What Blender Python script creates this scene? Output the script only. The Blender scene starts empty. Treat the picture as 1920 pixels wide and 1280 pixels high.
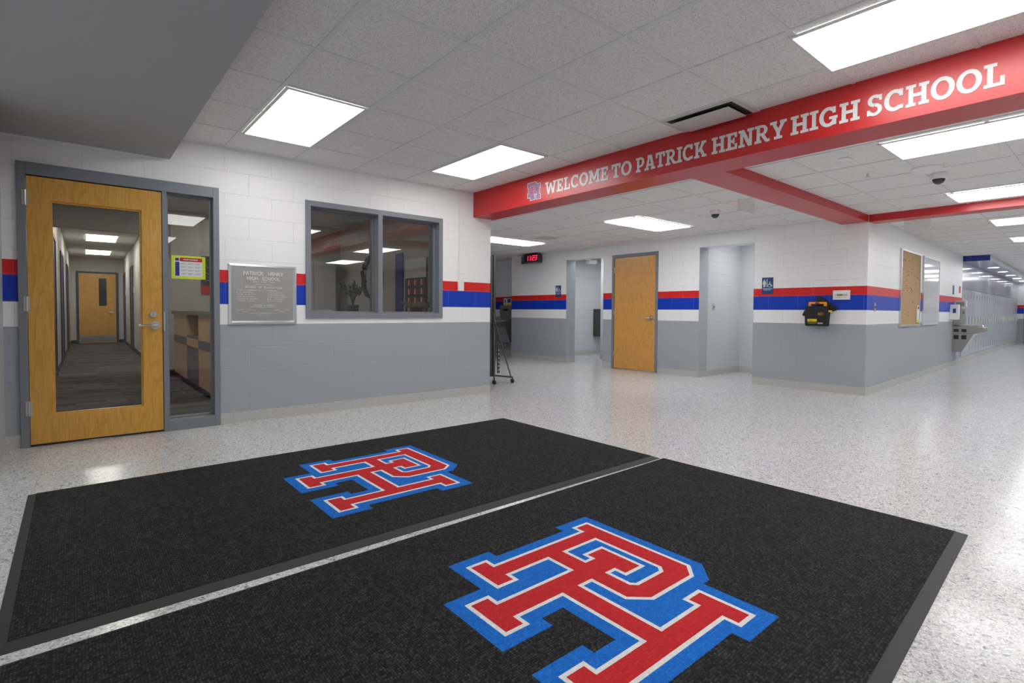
import bpy, bmesh, math, random
from mathutils import Vector, Matrix
from mathutils.geometry import tessellate_polygon
random.seed(7)
SC = bpy.context.scene
COL = SC.collection
PI = math.pi
R = math.radians

# ------------------------------------------------------------------ camera
YAW, PITCH, ROLL, CAMH = R(50.0313), R(-1.6385), R(0.3987), 1.0647
cd = bpy.data.cameras.new('camera'); cam = bpy.data.objects.new('camera', cd); COL.objects.link(cam)
d = Vector((math.cos(PITCH)*math.cos(YAW), math.cos(PITCH)*math.sin(YAW), math.sin(PITCH)))
r0 = Vector((math.sin(YAW), -math.cos(YAW), 0)); u0 = r0.cross(d)
rr = r0*math.cos(ROLL) + u0*math.sin(ROLL); uu = -r0*math.sin(ROLL) + u0*math.cos(ROLL)
cam.matrix_world = Matrix(((rr.x, uu.x, -d.x, 0), (rr.y, uu.y, -d.y, 0), (rr.z, uu.z, -d.z, CAMH), (0, 0, 0, 1)))
cd.sensor_width = 36.0; cd.lens = 981.87/1920*36; cd.shift_y = -28.19/1920; cd.clip_start = 0.02
SC.camera = cam
# ------------------------------------------------------------------ world, exposure
w = bpy.data.worlds.new('world'); SC.world = w; w.use_nodes = True
w.node_tree.nodes['Background'].inputs[0].default_value = (0.9, 0.95, 1.0, 1)
w.node_tree.nodes['Background'].inputs[1].default_value = 0.85
SC.view_settings.view_transform = 'Standard'; SC.view_settings.look = 'None'
SC.view_settings.gamma = 1.0; SC.view_settings.exposure = 0.0; SC.view_settings.use_curve_mapping = False
SC.cycles.diffuse_bounces = 7; SC.cycles.max_bounces = 12; SC.cycles.transparent_max_bounces = 16
LAMP = 9.2          # radiance of the lit ceiling panels

# ------------------------------------------------------------------ measured layout (metres)
YW, XP, YC = 5.4192, 7.8753, 2.251        # left wall plane, far wall plane, corridor wall corner
XB0, XB1 = 3.892, 4.21                    # welcome beam
XE = 4.169                                # end of the left wall
HC, H2, HO, ZB, ZS = 2.557, 2.34, 2.64, 2.25, 2.362
CANG = R(1.8)                             # the corridor runs off at a slight angle
FW = -PI/2                                # rotation for things on the far wall

# ------------------------------------------------------------------ materials
def mat(name, col, rough=0.5, metal=0.0, spec=0.5, emit=None, coat=0.0):
    m = bpy.data.materials.new(name); m.use_nodes = True
    b = m.node_tree.nodes['Principled BSDF']
    b.inputs['Base Color'].default_value = (*col, 1); b.inputs['Roughness'].default_value = rough
    b.inputs['Metallic'].default_value = metal; b.inputs['Specular IOR Level'].default_value = spec
    b.inputs['Coat Weight'].default_value = coat; b.inputs['Coat Roughness'].default_value = 0.1
    if emit:
        b.inputs['Emission Color'].default_value = (*emit[0], 1); b.inputs['Emission Strength'].default_value = emit[1]
    return m
class NT:
    def __init__(s, m):
        s.m = m; s.t = m.node_tree; s.b = s.t.nodes['Principled BSDF']
    def n(s, typ, **kw):
        x = s.t.nodes.new(typ)
        for k, v in kw.items(): setattr(x, k, v)
        return x
    def l(s, a, b): s.t.links.new(a, b)
    def math(s, op, a, b=None, c=None):
        x = s.n('ShaderNodeMath', operation=op)
        for i, v in enumerate((a, b, c)):
            if v is None: continue
            if isinstance(v, (int, float)): x.inputs[i].default_value = v
            else: s.l(v, x.inputs[i])
        return x.outputs[0]
    def pos(s):
        return s.n('ShaderNodeNewGeometry').outputs['Position']
    def obj(s):
        return s.n('ShaderNodeTexCoord').outputs['Object']
    def scale(s, v, sc):
        x = s.n('ShaderNodeMapping'); x.inputs['Scale'].default_value = sc; s.l(v, x.inputs[0]); return x.outputs[0]
    def noise(s, v, scale, detail=3, rough=0.5):
        x = s.n('ShaderNodeTexNoise'); x.inputs['Scale'].default_value = scale
        x.inputs['Detail'].default_value = detail; x.inputs['Roughness'].default_value = rough
        s.l(v, x.inputs['Vector']); return x.outputs[0]
    def ramp(s, f, stops, interp='LINEAR'):
        x = s.n('ShaderNodeValToRGB'); cr = x.color_ramp; cr.interpolation = interp
        while len(cr.elements) < len(stops): cr.elements.new(0.5)
        for e, (p, c) in zip(cr.elements, stops):
            e.position = p; e.color = (*c, 1) if len(c) == 3 else c
        s.l(f, x.inputs[0]); return x.outputs[0]
    def mix(s, f, a, b, blend='MIX'):
        x = s.n('ShaderNodeMix', data_type='RGBA', blend_type=blend)
        for i, v in ((0, f), (6, a), (7, b)):
            if isinstance(v, (int, float)): x.inputs[i].default_value = v
            elif isinstance(v, tuple): x.inputs[i].default_value = (*v, 1)
            else: s.l(v, x.inputs[i])
        return x.outputs[2]
    def bump(s, h, strength, dist=0.002):
        x = s.n('ShaderNodeBump'); x.inputs['Strength'].default_value = strength; x.inputs['Distance'].default_value = dist
        s.l(h, x.inputs['Height']); s.l(x.outputs[0], s.b.inputs['Normal'])

WHITE, GREY = (0.86, 0.86, 0.86), (0.375, 0.40, 0.435)
RED, BLUE = (0.66, 0.018, 0.016), (0.002, 0.042, 0.46)
def block_mat(name, striped=True, flat=None, rough=0.38, bands=None):
    m = mat(name, WHITE, rough, 0, 0.38); k = NT(m); p = k.pos()
    sx = k.n('ShaderNodeSeparateXYZ'); k.l(p, sx.inputs[0])
    u = k.math('ADD', sx.outputs[0], sx.outputs[1]); z = sx.outputs[2]
    cv = k.n('ShaderNodeCombineXYZ'); k.l(u, cv.inputs[0]); k.l(k.math('SUBTRACT', z, 0.102), cv.inputs[1])
    br = k.n('ShaderNodeTexBrick'); br.offset = 0.5
    for nm, v in (('Scale', 1.0), ('Mortar Size', 0.0035), ('Mortar Smooth', 0.6), ('Brick Width', 0.4064), ('Row Height', 0.2032), ('Bias', 0.0)):
        br.inputs[nm].default_value = v
    k.l(cv.outputs[0], br.inputs['Vector'])
    n1 = k.noise(p, 90, 3); n2 = k.noise(p, 1.3, 3)
    if striped:
        c = k.ramp(k.math('DIVIDE', z, 3.0), [(0, GREY), (0.915/3, WHITE), (1.113/3, BLUE), (1.306/3, RED), (1.422/3, WHITE)], 'CONSTANT')
    else:
        c = k.ramp(k.math('DIVIDE', z, 3.0), [(0, flat), (1, flat)], 'CONSTANT')
    c = k.mix(k.math('MULTIPLY', n2, 0.10), c, (0.5, 0.5, 0.5), 'MULTIPLY')
    c = k.mix(k.math('MULTIPLY', br.outputs['Fac'], 0.10), c, (0.9, 0.9, 0.9))
    k.l(c, k.b.inputs['Base Color'])
    h = k.math('ADD', k.math('MULTIPLY', br.outputs['Fac'], -1.0), k.math('MULTIPLY', n1, 0.16))
    k.bump(h, 0.75, 0.0035)
    return m
M = {}
M['block'] = block_mat('painted_block_striped')
M['block_cool'] = block_mat('painted_block_pale_grey', False, (0.58, 0.595, 0.615))
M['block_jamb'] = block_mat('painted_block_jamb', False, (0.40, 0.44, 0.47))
M['block_warm'] = block_mat('painted_block_office', False, (0.44, 0.42, 0.38), 0.5)
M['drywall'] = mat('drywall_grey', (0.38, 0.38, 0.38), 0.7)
M['officewall'] = mat('office_paint', (0.50, 0.47, 0.42), 0.6)
M['jamb'] = mat('entrance_frame', (0.40, 0.41, 0.42), 0.45)
M['base'] = mat('terrazzo_base', (0.50, 0.50, 0.47), 0.35)
k = NT(M['base']); k.l(k.ramp(k.noise(k.pos(), 120, 2), [(0.3, (0.43, 0.43, 0.40)), (0.7, (0.54, 0.54, 0.51))]), k.b.inputs['Base Color'])
M['frame'] = mat('grey_frame_paint', (0.20, 0.215, 0.24), 0.42)
M['frame_navy'] = mat('navy_frame_paint', (0.035, 0.04, 0.10), 0.45)
M['steel'] = mat('satin_steel', (0.62, 0.61, 0.59), 0.28, 1.0)
M['darksteel'] = mat('dark_steel', (0.10, 0.10, 0.095), 0.38, 0.7)
M['alu'] = mat('aluminium', (0.66, 0.67, 0.68), 0.32, 1.0)
M['plaque'] = mat('cast_plaque', (0.40, 0.40, 0.39), 0.42, 0.85)
M['plaque_raised'] = mat('raised_metal_highlight', (0.74, 0.74, 0.73), 0.35, 0.6)  # lighter than the plate, painting in the highlights on the raised letters
M['lamp5'] = mat('added_reception_panel', (0.9, 0.9, 0.9), 0.5, emit=((1, 0.96, 0.89), 6.0))  # dimmer glow for the added reception panel
M['fountain'] = mat('fountain_steel', (0.36, 0.35, 0.33), 0.38, 0.8)
M['white'] = mat('white_plastic', (0.78, 0.78, 0.77), 0.4)
M['offwhite'] = mat('offwhite_plastic', (0.62, 0.62, 0.60), 0.45)
M['black'] = mat('black_plastic', (0.015, 0.015, 0.016), 0.4)
M['fabric'] = mat('black_nylon', (0.012, 0.012, 0.013), 0.75)
M['rubber'] = mat('black_rubber', (0.028, 0.028, 0.028), 0.6, 0, 0.3)
M['orange'] = mat('orange_plastic', (0.85, 0.30, 0.02), 0.4)
M['yellow'] = mat('yellow_label', (0.85, 0.62, 0.02), 0.5)
M['lime'] = mat('lime_border', (0.62, 0.75, 0.03), 0.6)
M['paper'] = mat('paper', (0.72, 0.73, 0.72), 0.7)
M['ink'] = mat('dark_ink', (0.04, 0.04, 0.05), 0.6)
M['greyink'] = mat('grey_ink', (0.25, 0.26, 0.28), 0.6)
M['signblue'] = mat('sign_blue', (0.01, 0.05, 0.20), 0.4)
M['blue'] = mat('blue_paint', (0.006, 0.03, 0.24), 0.35)
M['paperred'] = mat('red_print', (0.45, 0.02, 0.02), 0.6)
M['lcd'] = mat('green_display', (0.20, 0.30, 0.05), 0.3)
M['lens'] = mat('smoked_dome', (0.02, 0.02, 0.022), 0.08, 0, 0.8)
M['hole'] = mat('duct_shade', (0.01, 0.01, 0.01), 0.8)
M['tbar'] = mat('ceiling_tee', (0.70, 0.70, 0.69), 0.45)
M['vent'] = mat('diffuser_enamel', (0.62, 0.61, 0.60), 0.14)
M['lamp'] = mat('lit_panel', (0.9, 0.9, 0.9), 0.5, emit=((1, 0.992, 0.98), LAMP))
M['lamp2'] = mat('lit_corridor_panel', (0.9, 0.9, 0.9), 0.5, emit=((0.985, 0.99, 1.0), LAMP*1.25))
M['lamp4'] = mat('lit_restroom_panel', (0.9, 0.9, 0.9), 0.5, emit=((0.985, 0.99, 1.0), LAMP*0.75))
M['lamp3'] = mat('lit_office_panel', (0.9, 0.9, 0.9), 0.5, emit=((1, 0.96, 0.89), 12.0))
M['down'] = mat('lit_downlight', (0.9, 0.9, 0.9), 0.5, emit=((0.93, 0.93, 1.0), 14.0))
M['led'] = mat('red_led', (0.5, 0.0, 0.02), 0.4, emit=((1.0, 0.02, 0.08), 1.6))
M['exitled'] = mat('exit_led', (0.5, 0.0, 0.0), 0.4, emit=((1.0, 0.03, 0.02), 3.0))
M['beam'] = mat('red_beam_gloss', (0.50, 0.014, 0.014), 0.33, 0, 0.6)
M['letter'] = mat('letter_vinyl', (0.66, 0.67, 0.66), 0.4)
M['glosswall'] = mat('gloss_lilac_panel', (0.52, 0.53, 0.62), 0.14, 0, 0.8)
M['locker'] = mat('locker_enamel', (0.54, 0.56, 0.62), 0.2, 0, 0.7)
M['slot'] = mat('locker_slot', (0.08, 0.09, 0.12), 0.5)
M['kick'] = mat('kick_plate', (0.6, 0.6, 0.6), 0.25, 1.0)
M['plantgreen'] = mat('dried_plant', (0.035, 0.04, 0.02), 0.7)
M['straw'] = mat('straw_flowers', (0.42, 0.34, 0.18), 0.8)
M['laminate'] = mat('grey_laminate', (0.09, 0.09, 0.11), 0.4)
M['counter'] = mat('counter_top', (0.10, 0.10, 0.105), 0.35)

# speckled fissured ceiling tile
m = M['tile'] = mat('ceiling_tile', (0.80, 0.79, 0.78), 0.85); k = NT(m); p = k.pos()
na = k.noise(p, 46, 2, 0.6); nb = k.noise(p, 150, 2)
fa = k.ramp(na, [(0.455, (0, 0, 0)), (0.475, (1, 1, 1)), (0.495, (0, 0, 0))])
fb = k.ramp(nb, [(0.36, (1, 1, 1)), (0.42, (0, 0, 0))])
fm = k.math('MULTIPLY', k.math('ADD', k.math('MULTIPLY', fa, k.ramp(nb, [(0.42, (0, 0, 0)), (0.55, (1, 1, 1))])), fb), 0.55)
k.l(k.mix(fm, (0.80, 0.79, 0.78), (0.26, 0.25, 0.245)), k.b.inputs['Base Color'])
# terrazzo floor
m = M['floor'] = mat('terrazzo_floor', (0.5, 0.5, 0.5), 0.16, 0, 0.22); k = NT(m); p = k.pos()
v1 = k.n('ShaderNodeTexVoronoi'); v1.inputs['Scale'].default_value = 190; k.l(p, v1.inputs['Vector'])
v2 = k.n('ShaderNodeTexVoronoi'); v2.inputs['Scale'].default_value = 85; k.l(p, v2.inputs['Vector'])
s1 = k.n('ShaderNodeSeparateColor'); k.l(v1.outputs['Color'], s1.inputs[0])
s2 = k.n('ShaderNodeSeparateColor'); k.l(v2.outputs['Color'], s2.inputs[0])
c1 = k.ramp(s1.outputs[0], [(0, (0.14, 0.14, 0.15)), (0.10, (0.33, 0.33, 0.335)), (0.3, (0.52, 0.52, 0.52)), (0.62, (0.66, 0.66, 0.66)), (0.86, (0.82, 0.82, 0.82))], 'CONSTANT')
c2 = k.ramp(s2.outputs[1], [(0, (0.04, 0.04, 0.12)), (0.03, (0.30, 0.29, 0.28)), (0.10, (0.56, 0.555, 0.545)), (0.5, (0.66, 0.66, 0.65)), (0.9, (0.78, 0.775, 0.77))], 'CONSTANT')
cc = k.mix(0.42, c1, c2)
cc = k.mix(k.math('MULTIPLY', k.noise(p, 0.9, 2), 0.12), cc, (0.7, 0.7, 0.7), 'MULTIPLY')
k.l(cc, k.b.inputs['Base Color'])
k.l(k.math('ADD', k.math('MULTIPLY', k.noise(p, 3, 2), 0.06), 0.14), k.b.inputs['Roughness'])
k.bump(k.noise(p, 140, 1), 0.03, 0.001)
# woven mat pile (shared weave for black and logo colours)
def weave(name, ca, cb, amt=1.0):
    m = mat(name, ca, 0.9, 0, 0.2); k = NT(m); p = k.pos()
    v = k.n('ShaderNodeTexVoronoi'); v.inputs['Scale'].default_value = 1.0; v.inputs['Randomness'].default_value = 0.32
    k.l(k.scale(p, (118, 100, 1)), v.inputs['Vector'])
    s = k.n('ShaderNodeSeparateColor'); k.l(v.outputs['Color'], s.inputs[0])
    f = k.math('MULTIPLY', k.math('POWER', s.outputs[0], 1.4), k.ramp(v.outputs['Distance'], [(0.1, (1, 1, 1)), (0.6, (0.1, 0.1, 0.1))]))
    f = k.math('MULTIPLY', f, k.math('ADD', k.noise(p, 9, 3), 0.35))
    k.l(k.mix(f, ca, cb), k.b.inputs['Base Color'])
    k.bump(k.math('MULTIPLY', v.outputs['Distance'], -1.0), 0.8 * amt, 0.004)
    return m
M['pile'] = weave('black_pile', (0.007, 0.007, 0.007), (0.085, 0.085, 0.085))
M['pile_blue'] = weave('blue_pile', (0.006, 0.12, 0.48), (0.02, 0.22, 0.70), 0.7)
M['pile_red'] = weave('red_pile', (0.46, 0.016, 0.02), (0.66, 0.04, 0.04), 0.7)
M['pile_white'] = weave('white_pile', (0.66, 0.66, 0.65), (0.85, 0.85, 0.84), 0.7)
# oak veneer
def wood(name, a, b, axis_long='z', rough=0.35):
    m = mat(name, a, rough, 0, 0.5, coat=0.15); k = NT(m); p = k.obj()
    ws = k.scale(p, (5.0, 5.0, 0.75) if axis_long == 'z' else (0.75, 5, 5.0))
    n = k.noise(ws, 1.6, 2, 0.5)
    rings = k.math('FRACT', k.math('MULTIPLY', n, 9.0))
    rings = k.ramp(rings, [(0, (0, 0, 0)), (0.55, (0.25, 0.25, 0.25)), (0.88, (1, 1, 1)), (1, (0, 0, 0))])
    fs = k.scale(p, (240, 240, 5) if axis_long == 'z' else (5, 240, 240))
    fine = k.noise(fs, 1.0, 3, 0.6)
    f = k.math('ADD', k.math('MULTIPLY', rings, 0.42), k.math('MULTIPLY', k.ramp(fine, [(0.42, (0, 0, 0)), (0.62, (1, 1, 1))]), 0.38))
    k.l(k.mix(f, a, b), k.b.inputs['Base Color'])
    return m
M['oak'] = wood('oak_veneer', (0.70, 0.37, 0.065), (0.46, 0.22, 0.03))
M['oak_h'] = wood('oak_veneer_rail', (0.70, 0.37, 0.065), (0.46, 0.22, 0.03))
M['oak_far'] = wood('honey_oak_veneer', (0.72, 0.36, 0.095), (0.50, 0.225, 0.05))
M['maple'] = wood('maple_laminate', (0.52, 0.33, 0.16), (0.44, 0.26, 0.12))
# cork
m = M['cork'] = mat('cork', (0.48, 0.30, 0.15), 0.85); k = NT(m)
k.l(k.ramp(k.noise(k.pos(), 110, 4, 0.7), [(0.35, (0.36, 0.215, 0.10)), (0.65, (0.54, 0.35, 0.19))]), k.b.inputs['Base Color'])
M['wboard'] = mat('whiteboard_gloss', (0.76, 0.77, 0.78), 0.07, 0, 0.8)
# carpet planks in the office
m = M['carpet'] = mat('office_carpet', (0.08, 0.075, 0.07), 0.95, 0, 0.1); k = NT(m); p = k.pos()
br = k.n('ShaderNodeTexBrick'); br.offset = 0.37; br.inputs['Scale'].default_value = 1
for nm, v in (('Mortar Size', 0.002), ('Brick Width', 0.46), ('Row Height', 0.115), ('Bias', -0.1)): br.inputs[nm].default_value = v
br.inputs['Color1'].default_value = (0.055, 0.05, 0.047, 1); br.inputs['Color2'].default_value = (0.135, 0.125, 0.115, 1); br.inputs['Mortar'].default_value = (0.10, 0.095, 0.09, 1)
k.l(p, br.inputs['Vector']); k.l(k.mix(k.math('MULTIPLY', k.noise(p, 160, 2), 0.5), br.outputs['Color'], (0.05, 0.048, 0.045)), k.b.inputs['Base Color'])
# clear glass: straight-through with Schlick reflection
def glass(name, tint, f0=0.045, rough=0.0):
    m = bpy.data.materials.new(name); m.use_nodes = True; t = m.node_tree; t.nodes.clear()
    out = t.nodes.new('ShaderNodeOutputMaterial'); mx = t.nodes.new('ShaderNodeMixShader')
    tr = t.nodes.new('ShaderNodeBsdfTransparent'); tr.inputs[0].default_value = (*tint, 1)
    gl = t.nodes.new('ShaderNodeBsdfGlossy'); gl.inputs['Roughness'].default_value = rough
    g = t.nodes.new('ShaderNodeNewGeometry'); dt = t.nodes.new('ShaderNodeVectorMath'); dt.operation = 'DOT_PRODUCT'
    t.links.new(g.outputs['Incoming'], dt.inputs[0]); t.links.new(g.outputs['Normal'], dt.inputs[1])
    def mt(op, a, b):
        x = t.nodes.new('ShaderNodeMath'); x.operation = op
        for i, v in enumerate((a, b)):
            if v is None: continue
            if isinstance(v, (int, float)): x.inputs[i].default_value = v
            else: t.links.new(v, x.inputs[i])
        return x.outputs[0]
    c = mt('ABSOLUTE', dt.outputs['Value'], None)
    f = mt('ADD', mt('MULTIPLY', mt('POWER', mt('SUBTRACT', 1.0, c), 5.0), 1 - f0), f0)
    t.links.new(f, mx.inputs[0]); t.links.new(tr.outputs[0], mx.inputs[1]); t.links.new(gl.outputs[0], mx.inputs[2])
    t.links.new(mx.outputs[0], out.inputs[0])
    return m
M['glass'] = glass('window_glass', (0.80, 0.81, 0.81), 0.085)
M['doorglass'] = glass('door_glass', (0.93, 0.94, 0.93), 0.04)

# ------------------------------------------------------------------ mesh helpers
class MB:
    def __init__(s): s.v = []; s.f = []; s.mi = []
    def add(s, vs, fs, mi=0, T=None):
        o = len(s.v)
        for p in vs:
            p = Vector(p)
            if T is not None: p = T @ p
            s.v.append(tuple(p))
        for f in fs: s.f.append([i+o for i in f]); s.mi.append(mi)
        return s
    def box(s, x0, x1, y0, y1, z0, z1, mi=0, T=None):
        x0, x1 = min(x0, x1), max(x0, x1); y0, y1 = min(y0, y1), max(y0, y1); z0, z1 = min(z0, z1), max(z0, z1)
        vs = [(x0,y0,z0),(x1,y0,z0),(x1,y1,z0),(x0,y1,z0),(x0,y0,z1),(x1,y0,z1),(x1,y1,z1),(x0,y1,z1)]
        return s.add(vs, [(0,3,2,1),(4,5,6,7),(0,1,5,4),(1,2,6,5),(2,3,7,6),(3,0,4,7)], mi, T)
    def prism(s, loops, a0, a1, axis='y', mi=0, T=None):
        """loops: outer + holes as 2D (u,v); extruded along axis. axis y -> (u, a, v); z -> (u, v, a); x -> (a, u, v)"""
        def P(u, v, a): return {'y': (u, a, v), 'z': (u, v, a), 'x': (a, u, v)}[axis]
        tris = tessellate_polygon([[Vector((u, v, 0)) for u, v in L] for L in loops])
        flat = [q for L in loops for q in L]; n = len(flat)
        vs = [P(u, v, a0) for u, v in flat] + [P(u, v, a1) for u, v in flat]
        fs = []
        for t in tris: fs.append(tuple(t)); fs.append(tuple(i+n for i in reversed(t)))
        o = 0
        for L in loops:
            for i in range(len(L)):
                j = (i+1) % len(L); fs.append((o+i, o+j, o+j+n, o+i+n))
            o += len(L)
        return s.add(vs, fs, mi, T)
    def cyl(s, c, r, h, axis='z', n=24, mi=0, r2=None, T=None):
        r2 = r if r2 is None else r2; vs = []
        for k2, rad in ((0, r), (h, r2)):
            for i in range(n):
                a = 2*PI*i/n; q = (rad*math.cos(a), rad*math.sin(a), k2)
                if axis == 'y': q = (q[0], q[2], q[1])
                elif axis == 'x': q = (q[2], q[0], q[1])
                vs.append((c[0]+q[0], c[1]+q[1], c[2]+q[2]))
        fs = [tuple(range(n)), tuple(range(n, 2*n))] + [(i, (i+1) % n, (i+1) % n+n, i+n) for i in range(n)]
        return s.add(vs, fs, mi, T)
    def tube(s, pts, r, n=10, mi=0):
        pts = [Vector(p) for p in pts]; vs = []; fs = []
        for i, p in enumerate(pts):
            t = (pts[min(i+1, len(pts)-1)] - pts[max(i-1, 0)]).normalized()
            up = Vector((0, 0, 1)) if abs(t.z) < 0.9 else Vector((1, 0, 0))
            a = t.cross(up).normalized(); b = t.cross(a)
            for j in range(n):
                w_ = 2*PI*j/n; vs.append(p + a*r*math.cos(w_) + b*r*math.sin(w_))
        for i in range(len(pts)-1):
            for j in range(n):
                k2 = (j+1) % n; fs.append((i*n+j, i*n+k2, (i+1)*n+k2, (i+1)*n+j))
        fs.append(tuple(range(n))); fs.append(tuple(range((len(pts)-1)*n, len(pts)*n)))
        return s.add(vs, fs, mi)
    def lathe(s, prof, n=28, mi=0, T=None):
        vs = []; fs = []
        for r, z in prof:
            for i in range(n): vs.append((r*math.cos(2*PI*i/n), r*math.sin(2*PI*i/n), z))
        for k2 in range(len(prof)-1):
            for i in range(n):
                j = (i+1) % n; fs.append((k2*n+i, k2*n+j, (k2+1)*n+j, (k2+1)*n+i))
        fs.append(tuple(range(n))); fs.append(tuple(range((len(prof)-1)*n, len(prof)*n)))
        return s.add(vs, fs, mi, T)
    def obj(s, name, mats, parent=None, smooth=False, bevel=0, loc=None):
        me = bpy.data.meshes.new(name); me.from_pydata(s.v, [], s.f)
        if not isinstance(mats, (list, tuple)): mats = [mats]
        for m_ in mats: me.materials.append(M[m_] if isinstance(m_, str) else m_)
        me.polygons.foreach_set('material_index', s.mi)
        bm = bmesh.new(); bm.from_mesh(me)
        bmesh.ops.recalc_face_normals(bm, faces=bm.faces); bm.to_mesh(me); bm.free()
        if smooth:
            me.polygons.foreach_set('use_smooth', [True]*len(me.polygons))
            me.set_sharp_from_angle(angle=R(40))
        o = bpy.data.objects.new(name, me); COL.objects.link(o)
        if parent: o.parent = parent
        if loc: o.location = loc
        if bevel:
            b = o.modifiers.new('bevel', 'BEVEL'); b.width = bevel; b.segments = 2; b.limit_method = 'ANGLE'
        return o
def tag(o, label, cat, group=None, kind=None):
    o['label'] = label; o['category'] = cat
    if group: o['group'] = group
    if kind: o['kind'] = kind
    return o
def thing(name, label, cat, loc=(0, 0, 0), rz=0, group=None):
    o = bpy.data.objects.new(name, None); COL.objects.link(o); o.empty_display_size = 0.05
    o.location = loc; o.rotation_euler = (0, 0, rz)
    return tag(o, label, cat, group)
def struct(o, label=None):
    o['kind'] = 'structure'
    if label: o['label'] = label
    return o
def copy_tree(o, parent=None):
    c = o.copy(); COL.objects.link(c)
    if parent: c.parent = parent
    for ch in list(o.children): copy_tree(ch, c)
    return c
def nest(root, rules):       # hang small pieces on the part that carries them (child name -> carrier name)
    base = lambda o: o.name.split('.')[0]
    for ch in list(root.children):
        if base(ch) in rules:
            for p_ in root.children:
                if base(p_) == rules[base(ch)]: ch.parent = p_; break
def cor(s_, n_, z):          # corridor frame: s along the wall, n out from it into the corridor
    return (XP + s_*math.cos(CANG) + n_*math.sin(CANG), YC + s_*math.sin(CANG) - n_*math.cos(CANG), z)
TH = Matrix.Translation((0.42, 9.9, 0)) @ Matrix.Rotation(R(-0.9), 4, 'Z') @ Matrix.Translation((-0.42, -9.9, 0))   # office hallway
TC = Matrix.Translation((XP, YC, 0)) @ Matrix.Rotation(CANG, 4, 'Z')
def text_bm(mb, txt, x, z, size, y0, y1, mi=0, align='CENTER', width=None, T=None, bold=0.0):
    cu = bpy.data.curves.new('t', 'FONT'); cu.body = txt; cu.size = size; cu.align_x = 'LEFT'; cu.resolution_u = 2
    cu.extrude = 0.5*abs(y1-y0); cu.offset = bold
    o = bpy.data.objects.new('t', cu); COL.objects.link(o)
    me = bpy.data.meshes.new_from_object(o.evaluated_get(bpy.context.evaluated_depsgraph_get()))
    if len(me.vertices):
        xs = [v.co.x for v in me.vertices]; x0, x1 = min(xs), max(xs); sx = width/(x1-x0) if width else 1.0
        off = {'CENTER': -0.5*(x1+x0)*sx, 'LEFT': -x0*sx, 'RIGHT': -x1*sx}[align]
        ym = 0.5*(y0+y1)
        mb.add([(x + v.co.x*sx + off, ym - v.co.z, z + v.co.y) for v in me.vertices], [tuple(p.vertices) for p in me.polygons], mi, T)
    bpy.data.objects.remove(o); bpy.data.curves.remove(cu); bpy.data.meshes.remove(me)
def offset(poly, dist):       # mitred offset, positive grows a CCW polygon
    n = len(poly); A = sum(poly[i][0]*poly[(i+1) % n][1]-poly[(i+1) % n][0]*poly[i][1] for i in range(n))
    sgn = 1 if A > 0 else -1; out = []
    for i in range(n):
        p0, p1, p2 = Vector(poly[i-1]), Vector(poly[i]), Vector(poly[(i+1) % n])
        a = (p1-p0).normalized(); b = (p2-p1).normalized()
        na = Vector((a.y, -a.x))*sgn; nb = Vector((b.y, -b.x))*sgn
        den = 1 + na.dot(nb); q = p1 + (na+nb)*(dist/max(den, 0.3)); out.append((q.x, q.y))
    return out

# ------------------------------------------------------------------ setting: floors and ceilings
struct(MB().box(-0.6, 34, -4, YW+0.1, -0.1, 0).box(3.99, 14, YW+0.1, 13.2, -0.1, 0).obj('floor', 'floor'))
struct(MB().box(-0.5, 3.99, YW+0.1, 20.8, -0.1, 0.0).obj('floor', 'carpet'))
def ceiling(name, x0, x1, y0, y1, z, gx, gy, parts, S=0.6096, T=None, cut=()):
    c = MB()
    for (a0, a1, b0, b1) in parts: c.box(a0, a1, b0, b1, z, z+0.05)
    o = struct(c.obj(name, 'tile'))
    g = MB(); hw = 0.012
    for (a0, a1, b0, b1) in parts:
        i = math.ceil((a0-gx)/S)
        while gx+i*S < a1: g.box(gx+i*S-hw, gx+i*S+hw, b0, b1, z-0.005, z-0.0002); i += 1
        j = math.ceil((b0-gy)/S)
        while gy+j*S < b1: g.box(a0, a1, gy+j*S-hw, gy+j*S+hw, z-0.0047, z-0.0001); j += 1
    g.obj('ceiling_grid', 'tbar', o)
    return o
GX, GY, G2X, G2Y = 1.0901, 2.4386, 5.19, 1.28
ceiling('ceiling', 0, 0, 0, 0, HC, GX, GY, [(0.66, XB0, -4, YW)])
ceiling('ceiling', 0, 0, 0, 0, H2, G2X, G2Y, [(XB1, 8.5, -4, YC), (XB1, XP+0.0, YC, 12.8)])
ceiling('ceiling', 0, 0, 0, 0, HO, 0.5, 5.9, [(-0.4, XE-0.17, YW+0.2, 9.9)])
struct(MB().box(-0.3, 1.15, 9.8, 20.7, HO, HO+.05, T=TH).obj('ceiling', 'tile'))
# corridor ceiling, rotated with the corridor
cm = MB().box(0.62, 26, -4.5, 0.0, H2, H2+0.05, T=TC); co = struct(cm.obj('ceiling', 'tile'))
g = MB()
for j in range(8): g.box(0.62, 26, -0.36-0.6096*j-0.012, -0.36-0.6096*j+0.012, H2-0.0047, H2-0.0001, T=TC)
for i in range(42): g.box(0.74+0.6096*i-0.012, 0.74+0.6096*i+0.012, -4.5, 0, H2-0.005, H2-0.0002, T=TC)
g.obj('ceiling_grid', 'tbar', co)
# painted drywall soffit above the office door
struct(MB().box(-0.6, 0.66, -4, YW, ZS, HC+0.06).obj('trim_1', 'drywall'), 'smooth grey drywall soffit above the office door')

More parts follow.
